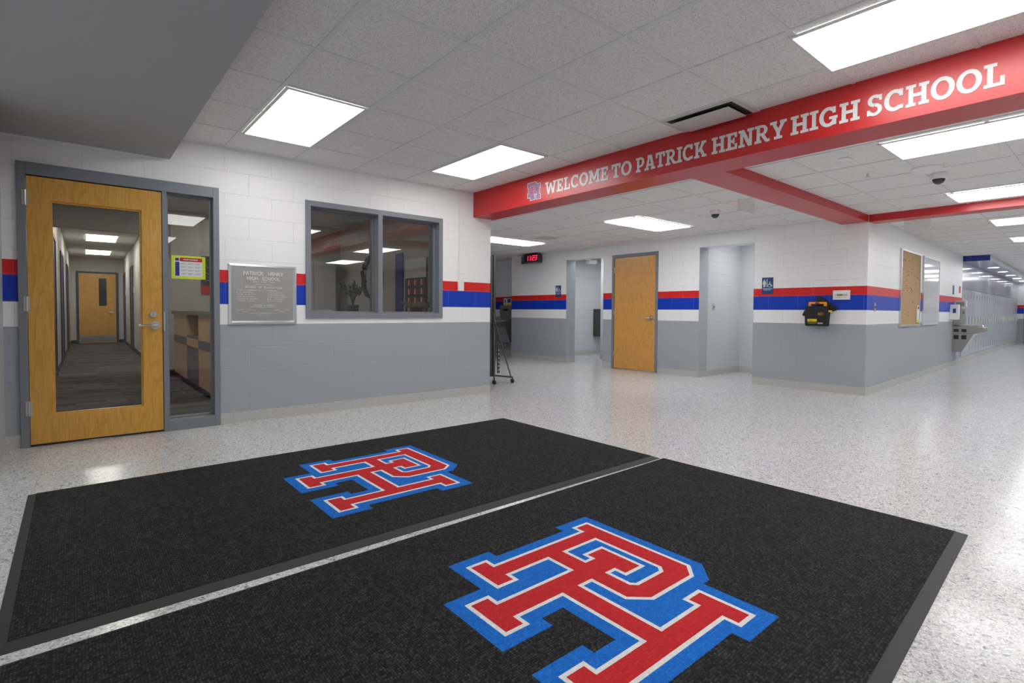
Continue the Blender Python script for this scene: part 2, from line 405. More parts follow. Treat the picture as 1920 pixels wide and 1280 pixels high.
# ------------------------------------------------------------------ setting: walls
def prism_x(mb, rects, x0, x1):   # boxes given in (y0,y1,z0,z1) for a wall of constant X
    for (y0, y1, z0, z1) in rects: mb.box(x0, x1, y0, y1, z0, z1)
def grid_wall_y(mb, x0, x1, z0, z1, holes, y0, y1):
    """wall plane of constant Y with rectangular holes (hx0,hx1,hz0,hz1)"""
    mb.prism([[(x0, z0), (x1, z0), (x1, z1), (x0, z1)]] + [[(a, c), (a, d_), (b, d_), (b, c)] for a, b, c, d_ in holes], y0, y1, 'y')
wl = MB()
# left wall with openings for door set and window (door hole reaches the floor)
wl.prism([[(-0.4, 0), (-0.30, 0), (-0.30, 2.155), (1.02, 2.155), (1.02, 0), (XE, 0), (XE, HC), (-0.4, HC)],
          [(1.82, 0.99), (1.82, 2.165), (3.415, 2.165), (3.415, 0.99)]], YW, YW+0.2, 'y')
struct(wl.obj('wall_left', 'block'))
struct(MB().box(XE-0.1, XE, YW+0.2, 12.8, 0, HO).obj('wall_office_end', 'block'))
struct(MB().box(-0.6, -0.4, 4.6, YW+0.2, 0, HC).box(-0.6, -0.4, -4, -3.7, 0, HC).obj('wall_entrance', 'jamb'))
wn = bpy.data.objects.new('window_2', None); COL.objects.link(wn); wn.location = (-0.5, -3.7, 0); wn['kind'] = 'structure'; wn['label'] = 'glazed entrance storefront behind the mats'
a = MB().box(-0.05, 0.05, 0, 8.3, 0, 0.06).box(-0.05, 0.05, 0, 8.3, 2.3, 2.56)
for i in range(8): a.box(-0.05, 0.05, 1.18*i-0.0, 1.18*i+0.05, 0, 2.3)
a.obj('window_frame', 'jamb', wn)
for i in range(7): MB().box(-0.004, 0.004, 1.18*i+0.05, 1.18*i+1.18, 0.06, 2.3).obj('window_pane', 'doorglass', wn)
struct(MB().box(-0.6, 34, -4.1, -3.9, 0, HC+0.1).obj('wall_right', 'drywall'))
struct(MB().box(-0.02, 1.06, -0.006, 0.02, 0, 0.102).obj('baseboard_office_door', 'base')).location = (-10, -10, -5)
bpy.data.objects.remove(bpy.data.objects['baseboard_office_door'])
struct(MB().box(1.033, XE+0.004, YW-0.006, YW, 0, 0.102).box(-0.4, -0.316, YW-0.006, YW, 0, 0.102).obj('baseboard_left', 'base'))
struct(MB().box(XE-0.2, XE-0.1, YW+0.2, 9.9, 0, HO).obj('wall_office_end_inner', 'officewall'))
# far wall: openings for restroom entries and store door
far = MB(); far.prism([[(2.2, 0), (3.725, 0), (3.725, 2.13), (4.625, 2.13), (4.625, 0), (5.42, 0), (5.42, 2.13), (6.42, 2.13), (6.42, 0),
                        (6.65, 0), (6.65, 2.145), (7.645, 2.145), (7.645, 0), (9.42, 0), (9.42, H2), (2.2, H2)]], XP, XP+0.265, 'x')
far.v = [v if not (abs(v[1]-2.2) < 1e-6) else (v[0], YC if v[0] < XP+0.1 else YC+0.0083, v[2]) for v in far.v]
struct(far.obj('wall_far', 'block'))
b = MB()
for a, c in ((YC, 3.725), (4.625, 5.405), (6.435, 6.65), (7.645, 9.42)): b.box(XP-0.006, XP, a, c, 0, 0.102)
struct(b.obj('baseboard_far', 'base'))
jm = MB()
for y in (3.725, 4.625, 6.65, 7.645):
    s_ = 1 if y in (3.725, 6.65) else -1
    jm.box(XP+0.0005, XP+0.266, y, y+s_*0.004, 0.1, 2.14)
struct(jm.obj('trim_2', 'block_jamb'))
# restroom alcove right (pale grey block) and alcove left
al = MB().box(XP+0.265, 9.45, 4.625, 4.8, 0, H2).box(9.25, 9.45, 2.8, 4.625, 0, H2).box(XP+0.265, 9.45, 2.7, 2.85, 0, H2)
struct(al.obj('wall_right_restroom_entry', 'block_cool'))
struct(MB().box(XP, 9.45, 2.7, 4.8, H2, H2+0.05).box(XP+0.27, 11.0, 6.4, 9.1, H2, H2+0.05).obj('ceiling', 'drywall'))
for bx in ((XP+0.3, 10.8, 8.83, 9.0), (10.6, 10.8, 6.42, 8.83), (9.22, 9.4, 6.42, 7.86), (XP+0.265, 10.8, 6.3, 6.42)):
    struct(MB().box(*bx, 0, H2).obj('wall_left_restroom_entry', 'block_cool'))
struct(MB().box(XP+0.265, 9.244, 4.619, 4.625, 0, 0.102).box(9.244, 9.25, 2.85, 4.625, 0, 0.102).box(XP+0.3, 10.6, 8.824, 8.83, 0, 0.102)
       .box(9.214, 9.22, 6.42, 7.86, 0, 0.102).box(XP, XP+0.266, 7.635, 7.641, 0, 0.102).box(XP, XP+0.266, 4.615, 4.621, 0, 0.102).obj('baseboard_restrooms', 'base'))
# recess behind the far-left corner
struct(MB().box(8.36, 8.5, 9.42, 12.9, 0, H2).box(XP+0.265, 8.5, 9.3, 9.42, 0, H2).box(4.1, 8.5, 12.7, 12.9, 0, H2).obj('wall_fountain_recess', 'block'))
struct(MB().box(XP, 8.36, 9.42, 12.7, H2, H2+0.05).obj('ceiling', 'tile'))
struct(MB().box(8.354, 8.36, 9.42, 12.7, 0, 0.102).obj('baseboard_recess', 'base'))
# corridor wall
cw = MB().box(0.012, 7.03, 0.0, 0.2, 0, H2, T=TC)
struct(cw.obj('wall_corridor', 'block'))
struct(MB().box(0.0, 7.03, -0.006, 0, 0, 0.102, T=TC).obj('baseboard_corridor', 'base'))
struct(MB().box(7.03, 18.9, 0.0, 0.5, 0, 0.112, T=TC).obj('trim_3', 'base'), 'cream terrazzo plinth under the lockers')
struct(MB().box(7.03, 18.9, 0.004, 0.5, 1.645, H2, T=TC).box(7.03, 18.9, 0.45, 0.55, 0.1, 1.645, T=TC).obj('wall_over_lockers', 'glosswall'))
sf = MB().box(7.06, 26, -0.44, -0.0, H2-0.118, H2-0.001, 0, T=TC).box(7.04, 7.06, -0.44, 0.0, H2-0.12, H2-0.001, 1, T=TC)
struct(sf.obj('trim_4', ['glosswall', 'blue']), 'blue-ended soffit running over the lockers')
struct(MB().box(18.9, 19.3, -0.16, 0.5, 0, H2, T=TC).obj('wall_corridor_pier', 'block'))
struct(MB().box(25.8, 26, -4.5, 0.6, 0, H2, T=TC).box(19.3, 25.8, 0.0, 0.2, 0, H2, T=TC).obj('wall_corridor_end', 'block'))
# office shell
struct(MB().box(-0.42, -0.3, YW+0.2, 9.9, 0, HO).obj('wall_office_side', 'officewall'))
for bx in ((-0.36, -0.23, 9.9, 20.7), (1.07, 1.2, 10.06, 20.7), (-0.36, 1.2, 20.66, 20.8)):
    struct(MB().box(*bx, 0, HO, T=TH).obj('wall_office_hall', 'officewall'))
ow = MB().box(1.07, XE-0.17, 9.9, 10.05, 0, HO).box(-0.23, 1.07, 9.9, 10.0, 2.225, HO)
struct(ow.obj('wall_office_back', 'block_warm'))
struct(MB().box(-0.23, -0.218, 9.9, 20.66, 0, 0.1, T=TH).box(1.058, 1.07, 10.05, 20.66, 0, 0.1, T=TH).box(-0.23, 1.07, 20.648, 20.66, 0, 0.1, T=TH).box(1.07, XE-0.2, 9.888, 9.9, 0, 0.1).obj('baseboard_office', 'black'))

# ------------------------------------------------------------------ red beams with lettering
b1 = struct(MB().box(XB0, XB1, -4, YW, ZB, HC+0.02).obj('trim_5', 'beam'), 'red header beam lettered with the welcome line')
struct(MB().box(XB1, XP+0.0, 2.255, 2.56, ZB, H2+0.02).obj('trim_6', 'beam'), 'red beam from the lettered beam to the far wall corner')
struct(MB().box(XP, XP+0.25, -4, YC, ZB, H2+0.02).obj('trim_7', 'beam'), 'red beam crossing the corridor mouth')

# slab-serif glyphs, cap height 1
ST, SB = 0.21, 0.15
def q(x0, y0, x1, y1): return [[(x0, y0), (x1, y0), (x1, y1), (x0, y1)]]
def arc(cx, cy, rx, ry, t, a0, a1, n=22, ty=None):
    ty = t*0.8 if ty is None else ty
    o = [(cx+rx*math.cos(R(a0+(a1-a0)*i/n)), cy+ry*math.sin(R(a0+(a1-a0)*i/n))) for i in range(n+1)]
    i_ = [(cx+(rx-t)*math.cos(R(a0+(a1-a0)*i/n)), cy+(ry-ty)*math.sin(R(a0+(a1-a0)*i/n))) for i in range(n+1)]
    return [o + i_[::-1]]
def ring(cx, cy, rx, ry, t):
    n = 36; o = [(cx+rx*math.cos(2*PI*i/n), cy+ry*math.sin(2*PI*i/n)) for i in range(n)]
    i_ = [(cx+(rx-t)*math.cos(2*PI*i/n), cy+(ry-t*0.8)*math.sin(2*PI*i/n)) for i in range(n)]
    return [o, i_]
def bar(x0, y0, x1, y1, t): return [[(x0-t/2, y0), (x0+t/2, y0), (x1+t/2, y1), (x1-t/2, y1)]]
G = {
 'H': (1.04, [q(.14,0,.35,1), q(.69,0,.90,1), q(.03,0,.46,SB), q(.58,0,1.01,SB), q(.03,1-SB,.46,1), q(.58,1-SB,1.01,1), q(.3,.42,.75,.58)]),
 'I': (.50, [q(.15,0,.36,1), q(.03,0,.48,SB), q(.03,1-SB,.48,1)]),
 'L': (.82, [q(.15,0,.36,1), q(.03,0,.78,SB), q(.03,1-SB,.50,1), q(.62,0,.78,.40)]),
 'E': (.86, [q(.15,0,.36,1), q(.03,0,.80,SB), q(.03,1-SB,.78,1), q(.64,0,.80,.34), q(.63,.70,.78,1), q(.3,.43,.62,.57), q(.50,.33,.62,.67)]),
 'T': (.92, [q(.355,0,.565,1), q(.22,0,.70,SB), q(.04,1-SB,.88,1), q(.04,.66,.20,1), q(.72,.66,.88,1)]),
 'O': (1.02, [ring(.51,.5,.48,.515,.22)]),
 'C': (.96, [arc(.50,.5,.47,.515,.22,48,312), q(.70,.66,.86,.98), q(.74,.06,.88,.24)]),
 'G': (1.02, [arc(.50,.5,.47,.515,.22,48,320), q(.70,.66,.86,.98), q(.70,.05,.90,.46), q(.54,.36,.96,.50)]),
 'W': (1.42, [bar(.43,0,.20,.97,.20), bar(.46,0,.71,.9,.18), bar(.98,0,.73,.9,.18), bar(1.01,0,1.23,.97,.20), q(.02,1-SB,.44,1), q(1.0,1-SB,1.41,1), q(.35,0,.54,.12), q(.90,0,1.08,.12)]),
 'M': (1.24, [q(.15,0,.34,1), q(.90,0,1.10,1), q(.03,0,.46,SB), q(.78,0,1.21,SB), q(.03,1-SB,.36,1), q(.88,1-SB,1.21,1), bar(.62,.22,.28,1,.21), bar(.62,.22,.97,1,.21)]),
 'N': (1.08, [q(.15,0,.34,1), q(.74,0,.92,1), q(.03,0,.46,SB), q(.03,1-SB,.34,1), q(.62,1-SB,1.05,1), bar(.80,0,.28,1,.24)]),
 'A': (1.04, [bar(.20,0,.46,1,.20), bar(.84,0,.58,1,.22), q(.02,0,.42,SB), q(.62,0,1.03,SB), q(.30,.26,.74,.40), q(.30,1-SB,.68,1)]),
 'P': (.88, [q(.15,0,.36,1), q(.03,0,.50,SB), q(.03,1-SB,.48,1), arc(.48,.66,.37,.34,.21,-90,90,16,.14), q(.34,.32,.49,.46), q(.34,1-.14,.49,1)]),
 'R': (1.0, [q(.15,0,.36,1), q(.03,0,.46,SB), q(.03,1-SB,.48,1), arc(.48,.70,.36,.30,.21,-90,90,16,.14), q(.34,.40,.49,.54), q(.34,1-.14,.49,1), bar(.80,.04,.50,.48,.23), q(.72,0,.98,SB)]),
 'K': (1.06, [q(.15,0,.36,1), q(.03,0,.46,SB), q(.03,1-SB,.46,1), bar(.42,.36,.82,.96,.24), bar(.84,.04,.54,.58,.24), q(.66,0,1.04,SB), q(.62,1-SB,1.0,1)]),
 'Y': (1.0, [q(.40,0,.61,.46), q(.26,0,.75,SB), bar(.50,.38,.18,.97,.22), bar(.51,.38,.84,.97,.22), q(.0,1-SB,.42,1), q(.60,1-SB,1.01,1)]),
 'S': (.82, [arc(.41,.725,.33,.29,.20,30,265,20,.15), arc(.40,.285,.36,.30,.20,-160,88,20,.15), q(.60,.70,.74,.98), q(.06,.03,.20,.30)]),
}
def glyph_word(word, y_left, y_right, z0, h, x_front, parent):
    tot = sum(G[c][0] for c in word); s_ = (y_left-y_right)/tot; mb = MB(); u = 0
    for c in word:
        wd, polys = G[c]
        for pi, loops in enumerate(polys):
            # y = y_left - (u + px)*s ; plate thickness 4 mm, tiny stagger avoids coincident faces
            L2 = [[(y_left-(u+px)*s_, z0+py*h) for px, py in L] for L in loops]
            mb.prism(L2, x_front-0.0005, x_front-0.003-0.00012*pi, 'x')
        u += wd
    return mb.obj('lettering', 'letter', parent)
for wd, a, c in (('WELCOME', 4.105, 3.235), ('TO', 3.207, 2.968), ('PATRICK', 2.928, 2.238), ('HENRY', 2.20, 1.63), ('HIGH', 1.605, 1.175), ('SCHOOL', 1.145, 0.49)):
    glyph_word(wd, a, c, 2.315, 0.128, XB0, b1)

# school monogram: outline of the white band, with the counter of the P
LW = [(0,.165),(0,.275),(.055,.275),(.055,.805),(0,.805),(0,.915),(.585,.915),(.645,.845),(.645,.57),(.575,.49),(.41,.49),(.41,.44),(.76,.44),(.76,.655),(.71,.655),(.71,.765),(.935,.765),(.935,.655),(.875,.655),(.875,.11),(.935,.11),(.935,0),(.71,0),(.71,.11),(.76,.11),(.76,.325),(.41,.325),(.41,.11),(.465,.11),(.465,0),(.23,0),(.23,.11),(.285,.11),(.285,.485),(.165,.485),(.165,.275),(.215,.275),(.215,.165)]
LH = [(.15,.585),(.15,.81),(.515,.81),(.545,.78),(.545,.61),(.52,.585),(.395,.585),(.395,.65),(.45,.65),(.45,.745),(.245,.745),(.245,.65),(.29,.65),(.29,.585)]
LB = [(-.055,.115),(-.055,.33),(0,.33),(0,.745),(-.055,.745),(-.055,.965),(.61,.965),(.70,.865),(.70,.82),(.99,.82),(.99,.60),(.93,.60),(.93,.165),(.99,.165),(.99,-.055),(.655,-.055),(.655,.165),(.705,.165),(.705,.27),(.465,.27),(.465,.165),(.52,.165),(.52,-.055),(.175,-.055),(.175,.115)]
def monogram(mb, place, a, step, axis, sgn, T=None):
    W2 = .017
    layers = [(0, [LB]), (1, [LW, offset(LH, -W2)]), (2, [offset(LW, -W2), LH])]
    for i, (mi, loops) in enumerate(layers):
        L2 = [[place(u, v) for u, v in L] for L in loops]
        mb.prism(L2, a, a+sgn*step*(i+1), axis, mi, T)

# floor mats
def mat_thing(label, quad, borders, logo_u, logo_v, lscale=1.0):
    root = thing('floor_mat', label, 'mat', (quad[0][0], quad[0][1], 0), 0, 'entrance mats')
    ox, oy = quad[0]
    Q = [Vector((x-ox, y-oy, 0)) for x, y in quad]     # order: near-left(x0,y1) , (x1,y1), (x1,y0), (x0,y0)
    def ins(Q, bs):  # inset a quad side by side
        out = []
        for i in range(4):
            p0, p1, p2 = Q[i-1], Q[i], Q[(i+1) % 4]
            a = (p1-p0).normalized(); b_ = (p2-p1).normalized()
            na = Vector((a.y, -a.x, 0)); nb = Vector((b_.y, -b_.x, 0))
            da, db = bs[i-1], bs[i]
            # intersection of the two shifted edges
            P = p1 + na*da; D = p1 + nb*db
            den = a.x*b_.y - a.y*b_.x; t = ((D-P).x*b_.y - (D-P).y*b_.x)/den
            out.append(P + a*t)
        return out
    inner = ins(Q, borders)
    outer_loop = [(p.x, p.y) for p in Q]; in_loop = [(p.x, p.y) for p in inner]
    vs = [(x, y, 0.0005) for x, y in outer_loop] + [(x, y, 0.002) for x, y in outer_loop] + [(x, y, 0.0075) for x, y in in_loop] + [(x, y, 0.0005) for x, y in in_loop]
    fs = []
    for i in range(4):
        j = (i+1) % 4
        fs += [(i, j, j+4, i+4), (i+4, j+4, j+8, i+8), (i+8, j+8, j+12, i+12), (i+12, j+12, j, i)]
    MB().add(vs, fs).obj('border', 'rubber', root)
    MB().prism([in_loop], 0.0006, 0.009, 'z').obj('pile', 'pile', root)
    lg = MB()
    monogram(lg, lambda u, v: (logo_v + v*lscale - ox, -(logo_u + u*lscale) - oy), 0.009, 0.0004, 'z', 1)
    lg.obj('monogram', ['pile_blue', 'pile_white', 'pile_red'], root)
    return root
# quad order clockwise seen from above so insets go inward: (x0,y1),(x1,y1),(x1,y0),(x0,y0)
mat_thing('black entrance mat with red and blue monogram, nearer the office door', [(-0.21, 4.02), (3.268, 4.02), (3.268, 2.208), (-0.21, 2.208)], (0.012, 0.012, 0.066, 0.036), -3.584, 1.05)
mat_thing('black entrance mat with red and blue monogram, in the right foreground', [(-0.21, 2.142), (3.285, 2.196), (3.30, 0.496), (-0.21, 0.335)], (0.018, 0.012, 0.047, 0.036), -1.748, 1.062, 0.985)

# monogram decals on the beam (two)
for yl in (4.385, 0.375):
    e = MB(); SCL = 0.195
    pl = lambda u, v, yl=yl: (yl-(u+.055)*SCL, 2.295+(v+.055)*SCL*0.92)
    e.prism([[pl(u, v) for u, v in offset(LB, .04)]], XB0-0.0005, XB0-0.0015, 'x', 1)
    monogram(e, pl, XB0-0.001, 0.0008, 'x', -1)
    e.obj('monogram', [mat('decal_blue', (0.05, 0.05, 0.33), 0.4), 'letter', mat('decal_red', (0.50, 0.05, 0.09), 0.4)], b1)

# ------------------------------------------------------------------ ceiling panels
def panel(label, x0, x1, y0, y1, z, lm='lamp', T=None, group='lit ceiling panels'):
    cx, cy = (x0+x1)/2, (y0+y1)/2; hx, hy = (x1-x0)/2, (y1-y0)/2
    c = Vector((cx, cy, z)); rz = 0
    if T is not None: c = T @ c; rz = T.to_euler().z
    t = thing('ceiling_light', label, 'ceiling light', c, rz, group)
    MB().box(-hx, hx, -hy, hy, -0.012, -0.0055).obj('diffuser', lm, t)
    f = 0.022
    MB().prism([[(-hx-f, -hy-f), (hx+f, -hy-f), (hx+f, hy+f), (-hx-f, hy+f)], [(-hx, -hy), (-hx, hy), (hx, hy), (hx, -hy)]], -0.0125, -0.0052, 'z').obj('frame', 'tbar', t)
    return t
panel('lit ceiling panel nearest the office door, left of the smoke detector', 1.13, 1.665, 3.70, 4.865, HC)
panel('lit ceiling panel just left of where the lettered red beam begins', 2.945, 3.475, 3.685, 4.845, HC)
panel('large lit ceiling panel in the upper right, in front of the lettered beam', 3.0, 3.575, 0.06, 1.235, HC)
panel('lit ceiling panel overhead behind the camera', 1.13, 1.665, 0.06, 1.235, HC)
panel('lit ceiling panel behind the camera near the right wall', 1.13, 1.665, -3.0, -1.83, HC)
panel('lit ceiling panel behind the camera by the lettered beam', 3.0, 3.575, -3.0, -1.83, HC)
panel('lit ceiling panel just beyond the lettered beam at right', 4.655, 5.215, 0.09, 1.262, H2, 'lamp2')
panel('lit ceiling panel between the dome camera and the corridor beam', 7.09, 7.68, 0.15, 1.325, H2, 'lamp2')
panel('lit ceiling panel in front of the wooden store door', 5.75, 7.0, 4.265, 4.85, H2, 'lamp2')
panel('lit ceiling panel above the digital clock, half hidden by the left wall', 5.5, 6.755, 7.13, 7.645, H2, 'lamp2')
for i in range(7):
    s0 = 1.62 + 2.43*i
    panel(['lit panel of the corridor ceiling nearest the corridor beam', 'second lit panel of the corridor ceiling beyond the beam', 'third lit panel of the corridor ceiling beyond the beam'][i] if i < 3 else 'distant lit panel down the corridor ceiling', s0, s0+0.58, -2.19, -1.0, H2, 'lamp2', TC)
panel('lit panel hidden inside the right restroom entry', 8.25, 8.85, 3.0, 4.2, H2, 'lamp4')
panel('lit panel hidden inside the left restroom entry', 8.3, 8.9, 7.0, 8.2, H2, 'lamp4')
panel('lit panel in the left restroom entry beyond its screen wall', 9.75, 10.35, 6.7, 7.9, H2, 'lamp4')
panel('lit panel beyond the lettered beam near the right wall', 5.2, 5.8, -3.0, -1.8, H2, 'lamp2')
panel('nearer lit panel in the office hallway seen through the door glass', 0.16, 0.70, 14.35, 15.6, HO, 'lamp3', TH)
panel('farther lit panel in the office hallway seen through the door glass', 0.15, 0.69, 18.15, 19.4, HO, 'lamp3', TH)
panel('lit panel in the office hallway above its first doors', 0.22, 0.78, 10.6, 11.8, HO, 'lamp3', TH)
panel('unseen panel added to brighten the reception counter front', 0.2, 0.75, 6.6, 7.8, HO, 'lamp3')  # fill panel out of view, added to brighten the counter front
panel('unseen panel added to light the reception office', 1.9, 2.5, 8.2, 9.4, HO, 'lamp5')  # dim panel out of view, added to light the front office

# ------------------------------------------------------------------ office door set (door, sidelight)
df = thing('door_frame', 'grey steel door frame holding an oak door and a narrow sidelight', 'door frame', (-0.315, YW, 0))
f = MB(); fy0, fy1 = -0.02, 0.14
W_ = 1.347; Hh = 2.168
f.box(0, 0.05, fy0, fy1, 0, Hh).box(0.911, 0.945, fy0, fy1, 0, Hh-0.093).box(W_-0.047, W_, fy0, fy1, 0, Hh).box(0.05, W_-0.047, fy0, fy1, Hh-0.095+0.002, Hh)
f.box(0.945, W_-0.047, fy0, fy1, 0, 0.095)
f.box(0.05, 0.911, 0.035, 0.05, Hh-0.115, Hh-0.093).obj('jamb', 'frame', df, bevel=0.002)
sg = MB(); sx0, sx1, sz0, sz1 = 0.945, W_-0.047, 0.095, Hh-0.093
sg.prism([[(sx0, sz0), (sx1, sz0), (sx1, sz1), (sx0, sz1)], [(sx0+.016, sz0+.018), (sx0+.016, sz1-.016), (sx1-.016, sz1-.016), (sx1-.016, sz0+.018)]], 0.045, 0.085, 'y')
sg.obj('glazing_bead', 'frame', df)
MB().box(sx0+.016, sx1-.016, 0.06, 0.066, sz0+.018, sz1-.016).obj('sidelight_glass', 'doorglass', df)
MB().box(0.9135, 0.9235, -0.024, -0.019, 0.88, 1.04).obj('strike_plate', 'steel', df)
dr = tag(bpy.data.objects.new('door_1', None), 'oak office door with a tall glass lite and lever handle', 'door'); COL.objects.link(dr)
dr['kind'] = 'structure'; dr.location = (-0.2615, YW, 0)
D = MB(); dw = 0.853; gz0, gz1, gx0, gx1 = 0.235, 1.893, 0.137, 0.712
D.prism([[(0, 0.018), (dw, 0.018), (dw, 2.066), (0, 2.066)], [(gx0, gz0), (gx0, gz1), (gx1, gz1), (gx1, gz0)]], -0.012, 0.032, 'y')
D.obj('door_slab', 'oak', dr, bevel=0.0015)
D = MB(); D.prism([[(gx0-.001, gz0-.001), (gx1+.001, gz0-.001), (gx1+.001, gz1+.001), (gx0-.001, gz1+.001)], [(gx0+.012, gz0+.012), (gx0+.012, gz1-.012), (gx1-.012, gz1-.012), (gx1-.012, gz0+.012)]], 0.0, 0.026, 'y')
D.obj('glass_stop', 'oak', dr)
MB().box(gx0+.01, gx1-.01, 0.01, 0.016, gz0+.01, gz1-.01).obj('door_glass', 'doorglass', dr)
MB().box(0.0, dw, -0.004, 0.03, 0.004, 0.018).obj('door_sweep', 'rubber', dr)
def lever(root, x, z, y, s=1, L=0.115, rose=0.036):
    h = MB(); h.cyl((x, y-0.010, z), rose, 0.010, 'y').cyl((x, y-0.045, z), 0.013, 0.04, 'y')
    h.tube([(x+0.012*s, y-0.052, z), (x-0.03*s, y-0.054, z), (x-0.075*s, y-0.05, z-0.001), (x-L*s, y-0.036, z-0.002)], 0.0105, 12)
    return h.obj('door_handle', 'steel', root, smooth=True)
lever(dr, 0.800, 0.925, -0.012)
MB().cyl((0.788, -0.026, 1.018), 0.026, 0.016, 'y', r2=0.03).cyl((0.788, -0.029, 1.018), 0.015, 0.005, 'y').box(0.7868, 0.7892, -0.0296, -0.0285, 1.008, 1.026, 1).obj('deadbolt', ['steel', 'black'], dr, smooth=True)
for z in (1.9, 1.095, 0.30):
    h = MB().cyl((-0.006, -0.022, z-0.057), 0.007, 0.114, 'z', 14).box(-0.006, 0.012, -0.0155, -0.0125, z-0.057, z+0.057)
    h.box(-0.024, -0.006, -0.0225, -0.0202, z-0.057, z+0.057).obj('hinge', 'steel', dr, smooth=True)
# note taped in the sidelight
nt = thing('bulletin_sheet', 'lime-bordered schedule sheet taped inside the sidelight glass', 'notice', (0.669, YW+0.052, 1.335))
MB().box(0, 0.262, 0, 0.002, 0, 0.205).obj('sheet', 'lime', nt)
n = MB().box(0.022, 0.236, -0.0012, 0.0, 0.022, 0.188)
n.obj('page', 'paper', nt)
n = MB().box(0.062, 0.236, -0.002, -0.0013, 0.155, 0.188, 0).box(0.028, 0.060, -0.002, -0.0013, 0.026, 0.150, 1).box(0.028, 0.056, -0.002, -0.0013, 0.158, 0.184, 2)
for r_ in range(4):
    for c_ in range(3):
        zz = 0.14-0.03*r_; xx = 0.070+0.055*c_
        n.box(xx, xx+0.045, -0.002, -0.0013, zz-0.003, zz, 3).box(xx, xx+0.032, -0.002, -0.0013, zz-0.011, zz-0.008, 3)
n.box(.09, .13, -0.0026, -0.002, .168, .176, 4).box(.135, .20, -0.0026, -0.002, .168, .176, 4)
n.obj('print', ['paperred', 'blue', 'ink', 'greyink', 'paper'], nt)

# window in the left wall
wf = bpy.data.objects.new('window_1', None); COL.objects.link(wf); wf.location = (1.808, YW, 0.98); wf['kind'] = 'structure'
wf['label'] = 'two-pane grey steel window into the reception office'
ww, wh = 1.623, 1.195
a = MB().prism([[(0, 0), (ww, 0), (ww, wh), (0, wh)], [(.052, .06), (.052, wh-.055), (.786, wh-.055), (.786, .06)], [(.838, .06), (.838, wh-.055), (ww-.052, wh-.055), (ww-.052, .06)]], -0.018, 0.2, 'y')
a.obj('window_frame', 'frame', wf, bevel=0.002)
a = MB()
for x0, x1 in ((.052, .786), (.838, ww-.052)):
    a.prism([[(x0, .06), (x1, .06), (x1, wh-.055), (x0, wh-.055)], [(x0+.016, .074), (x0+.016, wh-.07), (x1-.016, wh-.07), (x1-.016, .074)]], 0.085, 0.13, 'y')
a.obj('glazing_bead', 'frame', wf)
for x0, x1 in ((.052, .786), (.838, ww-.052)):
    MB().box(x0+.015, x1-.015, 0.105, 0.111, .073, wh-.069).obj('window_pane', 'glass', wf)

# bronze-grey dedication plaque
pq = thing('dedication_plaque', 'grey cast metal plaque with raised lettering, between the sidelight and the window', 'plaque', (1.105, YW, 0.925))
pw, ph = 0.61, 0.568
def bevel_frame(mb, w_, h_, t, y0, y1, ym, z0=0, x0=0):
    o = [(x0, z0), (x0+w_, z0), (x0+w_, z0+h_), (x0, z0+h_)]; i_ = [(x0+t, z0+t), (x0+w_-t, z0+t), (x0+w_-t, z0+h_-t), (x0+t, z0+h_-t)]
    m_ = [(x0+t*.55, z0+t*.55), (x0+w_-t*.55, z0+t*.55), (x0+w_-t*.55, z0+h_-t*.55), (x0+t*.55, z0+h_-t*.55)]
    vs = [(x, 0, z) for x, z in o] + [(x, y0, z) for x, z in o] + [(x, y1, z) for x, z in m_] + [(x, ym, z) for x, z in i_] + [(x, 0, z) for x, z in i_]
    fs = []
    for i in range(4):
        j = (i+1) % 4
        for k2 in range(4): fs.append((i+4*k2, j+4*k2, j+4*k2+4, i+4*k2+4))
    mb.add(vs, fs); return mb
bevel_frame(MB(), pw, ph, 0.034, -0.014, -0.026, -0.012).obj('frame', 'alu', pq)
MB().box(0.033, pw-0.033, -0.012, 0, 0.033, ph-0.033).obj('plate', 'plaque', pq)
t = MB(); cx = pw/2
def ln(s_, x, z, sz, wd, al='CENTER'): text_bm(t, s_, x, z, sz, -0.018, -0.012, 0, al, wd, bold=sz*0.035)
ln('PATRICK   HENRY', cx, 0.468, 0.048, 0.36); ln('HIGH   SCHOOL', cx, 0.420, 0.048, 0.30)
ln('HENRY  COUNTY,  OHIO', cx, 0.398, 0.017, 0.20); ln('ERECTED  A.D.  NINETEEN', cx, 0.375, 0.014, 0.155)
ln('BOARD  OF  EDUCATION', cx, 0.345, 0.026, 0.33)
for i, (l_, r_) in enumerate((('DONALD F. BADENHOP', 'PRESIDENT'), ('R. G. MEYERS', 'VICE PRESIDENT'), ('HELEN M. PLOTT', 'CLERK-TREASURER'), ('LOUIS WACHTMAN', 'JOHN P. VAN DAMME'), ('DONALD D. HOFFMAN', 'EARL L. YACKEY'), ('CONRAD SHEPLER', 'OTTO H. LEITZ'))):
    z = 0.318-0.0205*i; ln(l_, 0.065, z, 0.0165, 0.0115*len(l_), 'LEFT'); ln(r_, 0.335, z, 0.0165, 0.0105*len(r_), 'LEFT')
ln('RICHARD  L.  SHIELDS', cx, 0.178, 0.0165, 0.20); ln('SUPERINTENDENT  OF  SCHOOLS', cx, 0.160, 0.0155, 0.245)
ln('WILLIAM  H.  MEYERS', 0.065, 0.132, 0.013, 0.16, 'LEFT'); ln('ARCHITECT', 0.11, 0.118, 0.011, 0.06, 'LEFT')
ln('FOREST  L.  CORTIS', 0.545, 0.132, 0.013, 0.15, 'RIGHT'); ln('ENGINEER', 0.50, 0.118, 0.011, 0.055, 'RIGHT')
ln('GENERAL  CONSTRUCTION  CO.', cx, 0.100, 0.013, 0.24); ln('GENERAL  CONTRACTOR', cx, 0.086, 0.011, 0.13)
t.obj('lettering', 'plaque_raised', pq)

